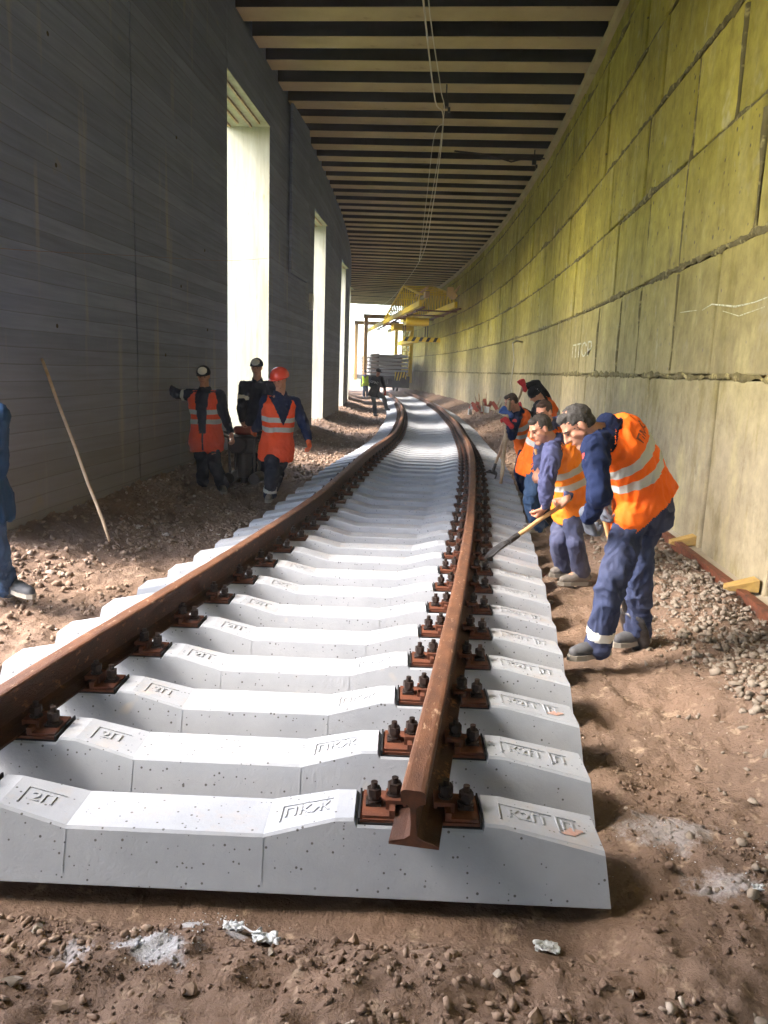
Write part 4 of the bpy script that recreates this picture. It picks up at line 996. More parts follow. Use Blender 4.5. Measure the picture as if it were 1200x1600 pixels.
#PJSTART
PJ = {
 'p1': {'pel': (1.137, 4.420, 0.913), 'neck': (0.853, 4.280, 1.336), 'head': (0.696, 4.220, 1.334), 'sL': (0.767, 4.100, 1.238), 'sR': (0.961, 4.450, 1.285), 'eL': (0.793, 4.000, 1.017), 'wL': (0.769, 4.160, 0.844), 'eR': (0.928, 4.500, 1.040), 'wR': (0.870, 4.330, 0.915), 'hL': (1.054, 4.320, 0.871), 'kL': (0.920, 4.120, 0.531), 'aL': (0.894, 4.220, 0.117), 'hR': (1.169, 4.500, 0.863), 'kR': (1.136, 4.420, 0.538), 'aR': (1.207, 4.580, 0.088), 'tL': (0.738, 4.130, 0.076), 'tR': (1.058, 4.500, 0.038)},
 'p2': {'pel': (1.015, 6.150, 0.627), 'neck': (0.810, 6.000, 1.107), 'head': (0.696, 5.950, 1.194), 'sL': (0.776, 5.850, 1.041), 'sR': (0.926, 6.180, 1.070), 'eL': (0.742, 5.750, 0.816), 'wL': (0.754, 5.850, 0.615), 'eR': (1.012, 6.100, 0.829), 'wR': (0.929, 5.930, 0.684), 'hL': (1.018, 6.080, 0.577), 'kL': (1.012, 5.920, 0.338), 'aL': (1.107, 6.050, 0.079), 'hR': (0.995, 6.250, 0.557), 'kR': (0.920, 6.100, 0.319), 'aR': (0.989, 6.250, 0.080), 'tL': (0.941, 6.000, -0.006), 'tR': (0.895, 6.200, 0.006)},
 'p3': {'pel': (0.879, 7.700, 0.757), 'neck': (0.976, 7.600, 1.160), 'head': (0.896, 7.500, 1.254), 'sL': (0.913, 7.450, 1.094), 'sR': (1.071, 7.750, 1.141), 'eL': (0.857, 7.350, 0.881), 'wL': (0.850, 7.300, 0.722), 'eR': (1.024, 7.600, 0.913), 'wR': (0.910, 7.400, 0.712), 'hL': (0.858, 7.600, 0.729), 'kL': (0.824, 7.450, 0.452), 'aL': (0.905, 7.550, 0.139), 'hR': (0.944, 7.800, 0.709), 'kR': (0.927, 7.700, 0.417), 'aR': (1.016, 7.850, 0.131), 'tL': (0.778, 7.500, 0.104), 'tR': (0.883, 7.800, 0.101)},
 'p4': {'pel': (1.071, 10.600, 0.696), 'neck': (0.889, 10.400, 1.124), 'head': (0.798, 10.300, 1.242), 'sL': (0.861, 10.200, 1.041), 'sR': (0.977, 10.600, 1.083), 'eL': (0.818, 10.100, 0.814), 'wL': (0.759, 10.000, 0.984), 'eR': (0.890, 10.400, 0.844), 'wR': (0.754, 10.150, 1.114), 'hL': (1.056, 10.500, 0.661), 'kL': (0.964, 10.300, 0.351), 'aL': (1.084, 10.450, 0.031), 'hR': (1.128, 10.700, 0.646), 'kR': (1.096, 10.600, 0.319), 'aR': (1.183, 10.750, 0.034), 'tL': (0.944, 10.400, -0.003), 'tR': (1.048, 10.700, -0.010)},
 'p5': {'pel': (1.503, 11.600, 0.739), 'neck': (1.334, 11.400, 1.212), 'head': (1.205, 11.300, 1.338), 'sL': (1.262, 11.150, 1.182), 'sR': (1.400, 11.600, 1.253), 'eL': (1.159, 11.000, 1.024), 'wL': (1.010, 11.100, 1.121), 'eR': (1.234, 11.500, 1.482), 'wR': (1.043, 11.300, 1.442), 'hL': (1.467, 11.500, 0.670), 'kL': (1.383, 11.300, 0.338), 'aL': (1.489, 11.450, 0.020), 'hR': (1.549, 11.700, 0.656), 'kR': (1.515, 11.600, 0.309), 'aR': (1.620, 11.750, 0.032), 'tL': (1.363, 11.400, -0.007), 'tR': (1.492, 11.700, -0.006)},
 'p6': {'pel': (-3.097, 9.650, 0.675), 'neck': (-3.117, 9.650, 1.276), 'head': (-3.106, 9.570, 1.461), 'sR': (-3.276, 9.650, 1.206), 'sL': (-2.934, 9.650, 1.218), 'eR': (-3.495, 9.700, 1.213), 'wR': (-3.718, 9.850, 1.308), 'eL': (-2.823, 9.550, 0.953), 'wL': (-2.683, 9.350, 0.748), 'hR': (-3.174, 9.650, 0.573), 'kR': (-3.102, 9.500, 0.312), 'aR': (-3.187, 9.700, -0.011), 'hL': (-3.022, 9.650, 0.579), 'kL': (-2.911, 9.450, 0.343), 'aL': (-2.875, 9.600, 0.060), 'tR': (-3.131, 9.450, -0.054), 'tL': (-2.784, 9.350, 0.019)},
 'p7': {'pel': (-2.676, 10.600, 0.694), 'neck': (-2.678, 10.600, 1.411), 'head': (-2.663, 10.500, 1.585), 'sR': (-2.859, 10.600, 1.317), 'sL': (-2.489, 10.600, 1.339), 'eR': (-2.849, 10.400, 1.009), 'wR': (-2.755, 10.150, 0.819), 'eL': (-2.431, 10.400, 1.059), 'wL': (-2.475, 10.150, 0.847), 'hR': (-2.758, 10.600, 0.628), 'kR': (-2.709, 10.450, 0.348), 'aR': (-2.782, 10.700, 0.014), 'hL': (-2.593, 10.600, 0.635), 'kL': (-2.534, 10.400, 0.370), 'aL': (-2.548, 10.500, 0.070), 'tR': (-2.749, 10.500, -0.011), 'tL': (-2.499, 10.300, 0.046)},
 'p8': {'pel': (-2.072, 9.150, 0.665), 'neck': (-2.027, 9.100, 1.282), 'head': (-2.007, 9.000, 1.456), 'sR': (-2.170, 9.050, 1.188), 'sL': (-1.869, 9.200, 1.178), 'eR': (-2.263, 9.150, 0.935), 'wR': (-2.434, 9.450, 0.814), 'eL': (-1.731, 9.150, 0.918), 'wL': (-1.653, 9.000, 0.742), 'hR': (-2.123, 9.100, 0.613), 'kR': (-2.075, 8.900, 0.369), 'aR': (-2.124, 9.050, 0.073), 'hL': (-2.012, 9.200, 0.608), 'kL': (-2.076, 9.250, 0.324), 'aL': (-2.228, 9.600, 0.073), 'tR': (-2.107, 8.850, 0.029), 'tL': (-2.231, 9.400, 0.030)},
 'p9': {'pel': (-2.758, 28.000, 0.814), 'neck': (-2.659, 28.000, 1.365), 'head': (-2.611, 27.900, 1.594), 'sR': (-2.829, 28.100, 1.291), 'sL': (-2.486, 27.900, 1.304), 'eR': (-2.926, 28.200, 1.057), 'wR': (-2.808, 28.000, 0.927), 'eL': (-2.400, 27.800, 1.081), 'wL': (-2.329, 27.600, 0.839), 'hR': (-2.827, 28.000, 0.789), 'kR': (-2.735, 27.900, 0.405), 'aR': (-2.709, 28.000, 0.009), 'hL': (-2.664, 28.000, 0.794), 'kL': (-2.376, 27.700, 0.631), 'aL': (-2.280, 27.800, 0.266), 'tR': (-2.596, 27.800, -0.022), 'tL': (-2.147, 27.600, 0.211)},
 'p10': {'pel': (-5.082, 46.000, 0.816), 'neck': (-5.096, 46.000, 1.302), 'head': (-5.103, 46.000, 1.526), 'sR': (-5.247, 46.000, 1.241), 'sL': (-4.923, 46.000, 1.252), 'eR': (-5.290, 46.100, 1.014), 'wR': (-5.243, 45.900, 0.811), 'eL': (-4.859, 46.000, 1.029), 'wL': (-4.842, 45.900, 0.825), 'hR': (-5.157, 46.000, 0.775), 'kR': (-5.136, 45.900, 0.421), 'aR': (-5.156, 46.000, 0.060), 'hL': (-5.004, 46.000, 0.781), 'kL': (-4.964, 45.900, 0.427), 'aL': (-4.945, 46.000, 0.068), 'tR': (-5.132, 45.800, 0.010), 'tL': (-4.903, 45.800, 0.019)},
 'p11': {'pel': (-2.890, 4.500, 0.766), 'neck': (-2.866, 4.500, 1.321), 'head': (-2.813, 4.450, 1.459), 'sR': (-3.079, 4.650, 1.268), 'sL': (-2.707, 4.400, 1.255), 'eL': (-2.742, 4.450, 0.979), 'wL': (-2.798, 4.550, 0.702), 'eR': (-3.233, 4.750, 0.945), 'wR': (-3.161, 4.650, 0.709), 'hR': (-2.991, 4.600, 0.705), 'kR': (-3.173, 4.750, 0.214), 'aR': (-3.111, 4.550, -0.142), 'hL': (-2.798, 4.430, 0.734), 'kL': (-2.851, 4.550, 0.388), 'aL': (-2.932, 4.800, 0.066), 'tR': (-2.886, 4.400, -0.161), 'tL': (-2.676, 4.650, 0.072)},
}
#PJEND
OR = 'workers in orange vests'
# front worker
r1, fr1, j1, hp1 = person(PJ['p1'], 'grey-haired worker bending in the foreground, back turned, bright orange vest and navy trousers', (-.60, -.10, -.62), (-.72, -.02, .60), 'navy', 'navypants', 'orange', 'none', 'shoe', 'hairgrey', None, ('greyglove', 'greyglove'),
     (((.35, .35, -.85), (.7, .5, .2)), ((.2, -.1, -.95), (.9, -.3, .2))), 60, .0085, .97, (.05, .02, .03), cuffs='L', coat=.0, hd=1.04, group=None)
c, l, f, up = fr1(.80)
me = text_mesh('ПМС', .085, .0015); bk = -f
Rm = Matrix((( -l.x*-1, up.x, bk.x), (-l.y*-1, up.y, bk.y), (-l.z*-1, up.z, bk.z))).to_4x4()
tp = c + bk * (.160) + l * .0 + up * .0
Rt = Matrix(((-l.x, up.x, bk.x, 0), (-l.y, up.y, bk.y, 0), (-l.z, up.z, bk.z, 0), (0, 0, 0, 1)))
xr = up.cross(bk)
Rt = Matrix(((xr.x, up.x, bk.x, 0), (xr.y, up.y, bk.y, 0), (xr.z, up.z, bk.z, 0), (0, 0, 0, 1)))
tm = bpy.data.objects.new('vest_lettering', me); COL.objects.link(tm); me.materials.append(M['textblk']); me.transform(Matrix.Translation(tp) @ Rt); me.transform(Matrix.Translation(-wloc(r1))); tm.parent = r1
vo = [o for o in r1.children if o.name.startswith('vest') and not o.name.startswith('vest_')][0]
sw = tm.modifiers.new('w', 'SHRINKWRAP'); sw.target = vo; sw.wrap_method = 'NEAREST_SURFACEPOINT'; sw.wrap_mode = 'ABOVE_SURFACE'; sw.offset = .004
emblem(r1, V(j1['sL']) + V((-.055, -.05, -.04)), (-.7, -.7, 0), .022)
r2 = person(PJ['p2'], 'black-haired worker shovelling behind the front worker, amber vest open over a dusty blue jacket', (-.80, -.38, -.48), (-.45, -.1, .85), 'lilac', 'dusty', 'orange2', 'v', 'boot', 'hairblk', None, (None, None),
     (((-.5, .1, -.8), (-.6, .5, .4)), ((-.6, -.1, -.7), (-.5, -.5, .5))), 65, .009, .95, (.05, .02, 0), cuffs='', hd=1.0, group=None)[0]
person(PJ['p3'], 'brown-haired worker in blue jeans half hidden behind the amber-vested shoveller', (-.55, -.75, -.35), (-.2, -.2, .9), 'lilac', 'jeans', 'orange', 'v', 'boot', 'hairbrown', None, (None, None), (None, None), 50, .011, .95, hd=1.0, group=None)
r4, fr4, j4, _ = person(PJ['p4'], 'bent worker in navy jacket and orange vest gripping an upright wooden handle', (-.85, -.2, -.45), (-.4, -.1, .85), 'navy', 'navy', 'orange', 'v', 'boot', 'hairbrown', None, ('redglove', 'blueglove'), (((-.6, .2, .6), (-.6, .7, 0)), ((-.6, .1, .5), (-.6, .7, 0))), 65, .011, .95, group=None)
emblem(r4, V(j4['sL']) + V((-.02, -.07, -.03)), (0, -1, 0), .03)
person(PJ['p5'], 'farthest worker on the right, black cap, raising one red-gloved hand', (-.75, .1, -.65), (-.6, -.1, .75), 'black_cloth', 'black_cloth', 'orange', 'v', 'boot', None, 'beanie', ('redglove', 'redglove'), (None, ((-.3, 0, .9), (-.5, .6, 0))), 65, .011, 1.0, (.08, 0, .02), group=None)
person(PJ['p6'], 'worker in white-fronted cap and open red-orange vest, one arm on the wall', (.12, -.95, -.22), (0, -.15, .98), 'dark', 'dark', 'redvest', 'open', 'boot', 'hairblk', 'capwhite', (None, None), (None, ((-.8, .5, .3), (-.7, -.5, .2))), 40, .011, 1.0, armband='R', group=None)
person(PJ['p7'], 'man in a dark jacket and peaked cap standing in the first bright opening, no vest', (.0, -.97, -.12), (0, -.08, 1), 'dark', 'dark', None, 'v', 'boot', 'hairblk', 'capwhite', (None, None), (None, None), 60, .011, 1.05, armband='R', group=None)
person(PJ['p8'], 'worker in a red helmet and red-orange vest walking beside the track', (-.28, -.93, -.28), (-.12, -.28, .95), 'navy', 'dark', 'redvest', 'v', 'boot', 'hairblk', 'helmet', ('orangeglove', 'orangeglove'), (None, None), 35, .010, 1.0, cuffs='R', group=None)
r9, fr9, j9, _ = person(PJ['p9'], 'man in a dark printed jacket and grey jeans resting one foot on the far rail', (.6, -.7, -.3), (.1, -.2, .95), 'black_cloth', 'greyjeans', None, 'v', 'shoe', 'hairblk', 'capdark', ('redglove', None), (None, None), 60, .014, 1.0, group=None)
c, l, f, up = fr9(.62); xr = up.cross(f)
me = text_mesh('СПАС', .11, .002); Rt = Matrix(((xr.x, up.x, f.x, 0), (xr.y, up.y, f.y, 0), (xr.z, up.z, f.z, 0), (0, 0, 0, 1)))
tm = bpy.data.objects.new('jacket_lettering', me); COL.objects.link(tm); me.materials.append(M['textwht']); me.transform(Matrix.Translation(c + f * .17) @ Rt); me.transform(Matrix.Translation(-wloc(r9))); tm.parent = r9
person(PJ['p10'], 'distant person in a lime yellow vest standing by the crane train', (-.2, .9, 0), (0, 0, 1), 'lilac', 'jeans', 'lime', 'closed', 'shoe', 'hairblk', None, (None, None), (None, None), 40, .016, 1.0, group=None)
person(PJ['p11'], 'person at the left picture edge, only jeans leg and grey trainer showing', (.9, -.3, -.2), (.1, 0, 1), 'bluejacket', 'jeans', None, 'v', 'shoe', 'hairblk', None, (None, None), (None, None), 40, .010, 1.0, group=None)

# ------------------------------------------------------------ tools
def shovel(a, b, blade_at, label, blade=True, r_=.017, wood='wood', turn=0, bs=1.0, bd=None):
    """a = top of handle, b = lower end of handle, blade beyond b"""
    a = V(a); b = V(b); d = (b - a).normalized()
    t = thing('shovel' if blade else 'wooden_pole', b, label, 'shovel' if blade else 'pole')
    K = MB(); n = 10; pts = [a.lerp(b, i / n) + V((.004 * math.sin(i * 1.7), .003 * math.cos(i * 2.1), 0)) for i in range(n + 1)]
    K.tube(pts, [r_ * .9] + [r_] * (n - 1) + [r_ * .85], 10); obj('handle', K, M[wood], t, smooth=True)
    if blade:
        s_ = d.cross(V((0, 0, 1))).normalized(); s_ = (Matrix.Rotation(turn, 3, d) @ s_); nn = s_.cross(d).normalized()
        d0 = d; d = V(bd).normalized() if bd else d; K = MB(); K.cyl(b - d0 * .06, b + d0 * .005, r_ * 1.25, r_ * 1.3, 12); K.cyl(b, b + d * .06 * bs, r_ * 1.3, r_ * 1.35, 12); obj('socket', K, M['steel'], t)
        vs = []; rows = [(.04, .05, .0), (.08, .105, .006), (.16, .115, .012), (.24, .110, .010), (.30, .075, .004), (.335, .01, 0)]
        m = 9
        for dd, w_, up_ in rows:
            for k in range(m):
                q = -1 + 2 * k / (m - 1); vs.append(b + (d * dd + s_ * (q * w_) + nn * (.035 * (q * q) - .02 + up_)) * bs)
        fs = [(i * m + k, i * m + k + 1, (i + 1) * m + k + 1, (i + 1) * m + k) for i in range(len(rows) - 1) for k in range(m - 1)]
        K = MB(); K.add(vs, fs); o = obj('blade', K, M['steel'], t, smooth=True); so = o.modifiers.new('t', 'SOLIDIFY'); so.thickness = .003
    return t
shovel((1.085, 6.03, .755), (.515, 5.72, .385), None, 'shovel with pale wooden handle held by the amber-vested worker, blade over the sleeper ends', turn=.3, bs=.8, bd=(-.6, -.35, -.45))
shovel((.80, 4.33, 1.12), (1.10, 4.52, .27), None, 'shovel held by the front worker, handle standing behind his leg', wood='wood')
shovel((.757, 10.2, 1.27), (.700, 9.9, .22), None, 'upright worn wooden crowbar handle in the bent worker\'s hands', blade=False, wood='oldwood', r_=.026)
shovel((1.03, 11.32, 1.47), (.66, 10.9, .30), None, 'shovel with slanting worn handle raised by the black-capped worker', wood='oldwood', r_=.02)
shovel((.815, 7.3, .92), (.96, 7.5, .45), None, 'shovel with short visible handle held by the worker in blue jeans', wood='wood', r_=.016)
shovel((-3.565, 6.54, 1.60), (-2.78, 6.06, .12), None, 'long pale pole leaning against the dark left wall', blade=False, wood='oldwood', r_=.014)

# ------------------------------------------------------------ motor tool between the men
mt_ = thing('track_machine', (-2.75, 10.1, 0), 'black petrol track machine with handlebars carried between the men at the first opening', 'machine')
c = V((-2.72, 10.1, .45))
K = MB(); K.box(c + V((0, 0, .12)), (.30, .26, .24))
for i in range(6): K.box(c + V((.165, 0, .03 + i * .035)), (.03, .24, .012))
obj('engine_block', K, M['blackmetal'], mt_, bevel=.012)
K = MB(); K.cyl(c + V((-.05, -.14, .12)), c + V((-.05, -.2, .12)), .12, .11, 20); obj('starter_housing', K, M['blackmetal'], mt_, bevel=.005)
K = MB(); K.cap(c + V((-.1, 0, .30)), .06, c + V((.1, 0, .30)), .06); obj('fuel_tank', K, M['redpaint'], mt_, smooth=True)
K = MB()
for sy in (-.14, .14):
    K.tube([c + V((-.45, sy, .30)), c + V((-.2, sy, .22)), c + V((.2, sy, .22)), c + V((.42, sy, .34))], .016, 8)
    K.tube([c + V((-.18, sy, .22)), c + V((-.16, sy, -.30))], .015, 8); K.tube([c + V((.18, sy, .22)), c + V((.16, sy, -.30))], .015, 8)
K.tube([c + V((-.45, -.14, .30)), c + V((-.45, .14, .30))], .016, 8); K.tube([c + V((.42, -.14, .34)), c + V((.42, .14, .34))], .016, 8)
obj('frame', K, M['blackmetal'], mt_)
K = MB(); K.cyl(c + V((0, -.02, -.32)), c + V((0, -.02, .02)), .09, .11, 16); K.cyl(c + V((0, -.02, -.40)), c + V((0, -.02, -.32)), .05, .05, 12); obj('gearbox', K, M['blackmetal'], mt_, bevel=.006)
for sx in (-.17, .17):
    K = MB(); K.cyl(c + V((sx, -.17, -.33)), c + V((sx, .17, -.33)), .075, .075, 18); obj('roller', K, M['blackmetal'], mt_, bevel=.006)

# ------------------------------------------------------------ small things
# old rail, footing strip and wedge blocks at the foot of the right wall
K = MB(); K.prism([(-.05, 0), (.05, 0), (.05, .012), (.01, .02), (.01, .08), (.03, .09), (.03, .12), (-.03, .12), (-.03, .09), (-.01, .08), (-.01, .02), (-.05, .012)], (2.10, 7.5, .06), (2.13, 3.9, .03))
tag(obj('old_rail', K, M['clip']), 'long rusty steel bar lying along the foot of the block wall', 'steel bar')
K = MB(); K.hexa([(2.17, 3.5, -.1), (2.4, 3.5, -.1), (2.4, 9.2, -.1), (2.17, 9.2, -.1)], [(2.19, 3.5, .10), (2.4, 3.5, .16), (2.4, 9.2, .2), (2.19, 9.2, .14)])
tag(obj('footing', K, M['footing'], bevel=.01), 'pale stained concrete footing along the base of the block wall', 'footing')
for i, (x, y, lb) in enumerate([(2.19, 7.02, 'yellow wooden wedge block by the wall footing behind the front worker'), (2.17, 5.52, 'yellow wooden wedge block by the wall footing at the right picture edge')]):
    K = MB(); K.hexa([(x - .10, y - .05, .13), (x + .06, y - .09, .15), (x + .06, y + .03, .15), (x - .14, y + .05, .13)], [(x - .14, y - .05, .17), (x + .06, y - .09, .24), (x + .06, y + .03, .24), (x - .14, y + .05, .17)])
    tag(obj('wedge_block', K, M['ochre'], bevel=.004), lb, 'wooden block', 'wedge blocks at the wall foot')
def scrap(x, y, s_, label, mt='plastic', seed=1):
    r = random.Random(seed); n = 18; vs = []; fs = []
    for i in range(n):
        for k in range(n):
            q = Vector(((i / (n - 1) - .5) * s_ * 1.6, (k / (n - 1) - .5) * s_, 0)); nq = noise.noise_vector(Vector((i * .33 + seed, k * .33, seed))); nf_ = noise.noise(Vector((i * 1.1, k * 1.1, seed))); q.z = s_ * (.32 * nq.z + .10 * nf_) + .008; q.x += s_ * .3 * nq.x; q.y += s_ * .3 * nq.y; q *= (1 - .35 * abs(noise.noise(Vector((math.atan2(k - 8.5, i - 8.5) * 1.5, seed, 0)))))
            if (i in (0, n - 1)) and (k in (0, n - 1)): q *= .6
            vs.append(V((x, y, gz(x, y) + s_ * .12)) + q)
    fs = [(i * n + k, i * n + k + 1, (i + 1) * n + k + 1, (i + 1) * n + k) for i in range(n - 1) for k in range(n - 1)]
    K = MB(); K.add(vs, fs); o = obj('plastic_scrap', K, M[mt]); so = o.modifiers.new('t', 'SOLIDIFY'); so.thickness = .002; o.data.shade_smooth()
    return tag(o, label, 'scrap', 'white plastic scraps on the dirt')
scrap(-.56, 1.96, .04, 'crumpled white plastic scrap lying left of its twin before the first sleeper', seed=1)
scrap(-.455, 1.92, .052, 'long folded white plastic scrap with a string end before the first sleeper', seed=5)
scrap(.36, 2.03, .045, 'clear film scrap poking from under the right end of the first sleeper', seed=9)
scrap(1.06, 2.30, .028, 'small white plastic bit on the dirt at the right picture edge', seed=12)
K = MB(); K.tube([(-.53, 1.955, gz(-.53, 1.95) + .02), (-.50, 1.94, gz(-.5, 1.94) + .022), (-.47, 1.925, gz(-.47, 1.92) + .03)], .003, 5); tag(obj('white_string', K, M['plastic']), 'short white string between two plastic scraps', 'string')
# white lime spills
def lime(x, y, rx, ry, nm, lb, seed):
    pts = []; N = 60; P = np.column_stack([x + rng.normal(0, rx, N), y + rng.normal(0, ry, N)]); P = np.column_stack([P, ground(P[:, 0], P[:, 1])])
    o = scatter(nm, P, rng.uniform(.0015, .005, N) , M['plastic'], 1, lb, 'stuff', sink=.25, k=5); return o
lime(-.72, 1.84, .09, .05, 'lime_crumbs', 'spilled white lime crumbs left of the plastic scraps', 1)
lime(-.60, 2.03, .07, .02, 'lime_crumbs', 'white crumbs at the foot of the first sleeper', 2)
lime(.95, 2.45, .18, .14, 'lime_crumbs', 'white crumbs on the dirt right of the first sleeper', 3)
# debris heap far right by the wall
hp_ = thing('debris_heap', (1.75, 27, .3), 'small heap of red and white scrap sticks against the far block wall', 'debris')
K = MB()
for i in range(16):
    a = random.uniform(-.6, .6); b = random.uniform(-.8, .8); K.tube([(1.30 + a * .5, 27 + b, .25), (1.35 + a, 27 + b + random.uniform(-.4, .4), .35 + random.uniform(.1, .6))], .02, 5)
obj('sticks', K, M['oldwood'], hp_)
K = MB()
for i in range(7): K.box((1.0 + random.uniform(-.4, .5), 26.6 + random.uniform(-.5, .5), .35 + random.uniform(0, .3)), (.12, .1, .3), random.uniform(0, 3), Matrix.Rotation(random.uniform(-.7, .7), 3, 'Y'))
obj('red_pieces', K, M['redpaint'], hp_)
K = MB()
for i in range(4): K.box((.95 + random.uniform(-.3, .4), 26.4, .3 + random.uniform(0, .2)), (.2, .05, .2), random.uniform(0, 3))
obj('white_pieces', K, M['capwhite'], hp_)
K = MB(); K.tube([(1.60, 21.5, 2.45), (1.66, 21.4, 2.0), (1.62, 21.5, 1.4), (1.70, 21.3, .8), (1.72, 21.3, .45)], .014, 6)
K.tube([(1.9, 21.9, 2.5), (1.7, 21.6, 2.52), (1.60, 21.5, 2.45)], .02, 6)
tag(obj('hanging_wire', K, M['wire']), 'pale wire hanging down the far part of the block wall', 'wire')
# cables under the ceiling
def cable(pts, r_, label, mt='wire'):
    P = [V(p) for p in pts]; out = []
    for i in range(len(P) - 1):
        p0 = P[max(i - 1, 0)]; p1 = P[i]; p2 = P[i + 1]; p3 = P[min(i + 2, len(P) - 1)]
        for k in range(6):
            t = k / 6; out.append(.5 * ((2 * p1) + (p2 - p0) * t + (2 * p0 - 5 * p1 + 4 * p2 - p3) * t * t + (3 * p1 - p0 - 3 * p2 + p3) * t ** 3))
    out.append(P[-1]); K = MB(); K.tube(out, r_, 6); return tag(obj('cable', K, M[mt], smooth=True), label, 'cable', 'cables strung under the ceiling')
cable([(-.55, 4, 5.6), (-.50, 9, 5.52), (-.5, 14, 6.1), (-.402, 16, 6.30), (-.749, 22, 5.93), (-1.419, 30, 5.66), (-3.6, 44, 5.5), (-6.0, 57, 5.85)], .011, 'long pale cable looping under the beams, the lowest of the three')
cable([(-.50, 4, 5.9), (-.46, 9, 5.62), (-.42, 14, 6.3), (-.40, 16, 6.36), (-.80, 22, 6.10), (-1.42, 30, 5.70)], .008, 'thin pale cable beside the long one, joining it halfway')
cable([(-.40, 16, 6.34), (-.62, 17.5, 6.5), (-.90, 22, 6.35), (-1.42, 30, 5.72)], .007, 'short thin cable hanging left of the long one between the middle beams')
cable([(-3.57, 5.0, 2.40), (-3.57, 6.0, 2.44), (-3.58, 8.7, 2.77), (-3.57, 12.2, 3.2), (-3.56, 15.3, 3.68)], .002, 'thin wire running along the dark left wall past the first opening', 'clip')
for i, (x, y, z, lb) in enumerate([(-.36, 15.9, 6.55, 'black cable clamp hanging from the ceiling beam where the cables meet'), (1.75, 20.2, 6.62, 'black bracket under the ceiling near the top of the block wall'), (1.25, 35, 6.62, 'small far black bracket under the ceiling above the crane boom')]):
    K = MB(); K.box((x, y, z + .1), (.10, .12, .12)); K.cyl((x, y, z + .1), (x, y, 7.05), .015); K.box((x + .06, y, z), (.05, .08, .08)); tag(obj('bracket', K, M['black'], bevel=.01), lb, 'bracket', 'brackets under the ceiling')
K = MB(); K.tube([(-.2, 20, 6.9), (.6, 20.1, 6.86), (1.2, 20.2, 6.72), (1.7, 20.2, 6.85), (2.0, 20.2, 6.8)], .02, 6); tag(obj('ceiling_pipe', K, M['blackmetal']), 'bent dark rod fixed across the beams near the right wall', 'rod')

# ------------------------------------------------------------ crane train at the far end
hd_ = math.atan2(-.215, -1) ; HX = V((.205, -.979, 0)).normalized(); HL = V((HX.y, -HX.x, 0)); Z = V((0, 0, 1))
org = V((-4.35, 54.3, 0))
MH = Matrix((HX, HL * -1, Z)).transposed()
def at(f, s_, z): return org + HX * f - HL * s_ + Z * z       # forward (to the viewer), sideways (+ = right in picture?), height
wg = thing('flat_wagon', (org.x, org.y, 0), 'black flat railway wagon with striped end board under the yellow gantry', 'wagon')
K = MB(); K.box(at(-7, 0, 1.05), (14, 2.9, .34), M=MH); K.box(at(-7, 0, .85), (13, .5, .4), M=MH); obj('deck', K, M['wagon'], wg, bevel=.02)
for f in (-1.6, -3.4, -10.6, -12.4):
    K = MB()
    for s_ in (-.78, .78):
        a = at(f, s_ - .06, .62); b = at(f, s_ + .06, .62); K.cyl(a, b, .46, .46, 22)
    K.cyl(at(f, -.8, .62), at(f, .8, .62), .08); obj('wheelset', K, M['wagon'], wg)
for s_ in (-.9, .9):
    K = MB(); K.cyl(at(0, s_, .95), at(.5, s_, .95), .08); K.cyl(at(.5, s_, .95), at(.56, s_, .95), .22, .22, 18); obj('buffer', K, M['blackmetal'], wg)
K = MB(); K.box(at(.2, 0, .85), (.6, .3, .3), M=MH); obj('coupler', K, M['blackmetal'], wg, bevel=.03)
K = MB(); K.box(at(.1, 0, .85), (.16, 2.8, .8), M=MH); obj('end_beam', K, M['wagon'], wg)
def hazard(parent, f, s0, s1, z0, z1, nst, name='hazard_board'):
    K = MB(); K.box(at(f, (s0 + s1) / 2, (z0 + z1) / 2), (.05, abs(s1 - s0), z1 - z0), M=MH); o = obj(name, K, M['yellow'], parent)
    K = MB(); w_ = (s1 - s0) / nst
    for i in range(nst):
        a = s0 + i * w_
        p_ = [(a, z0), (a + w_ * .5, z0), (min(a + w_ * 1.1, s1), z1), (a + w_ * .6, z1)]
        K.hexa([at(f + .027, q[0], q[1]) for q in p_], [at(f + .031, q[0], q[1]) for q in p_])
    q = obj('stripes', K, M['black'], parent); q.parent = o; q.data.transform(Matrix.Identity(4)); return o
hazard(wg, .3, .35, 1.15, .95, 1.55, 4)
# stacked panels
for k in range(6):
    st = thing('stacked_sleeper_panel', at(-6, 0, 1.24 + k * .26), ['lowest', 'second lowest', 'third', 'fourth', 'fifth', 'topmost'][k] + ' grey sleeper panel in the stack on the flat wagon', 'track panel', 'sleeper panels stacked on the wagon')
    K = MB()
    for i in range(24): K.box(at(-.3 - i * .5, random.uniform(-.03, .03), 1.31 + k * .26), (.28, 2.6, .17), M=MH)
    obj('sleepers', K, M['oldsleeper'], st)
    K = MB()
    for s_ in (-.8, .8): K.box(at(-6, s_, 1.435 + k * .26), (12, .1, .08), M=MH)
    obj('rails', K, M['rust'], st)
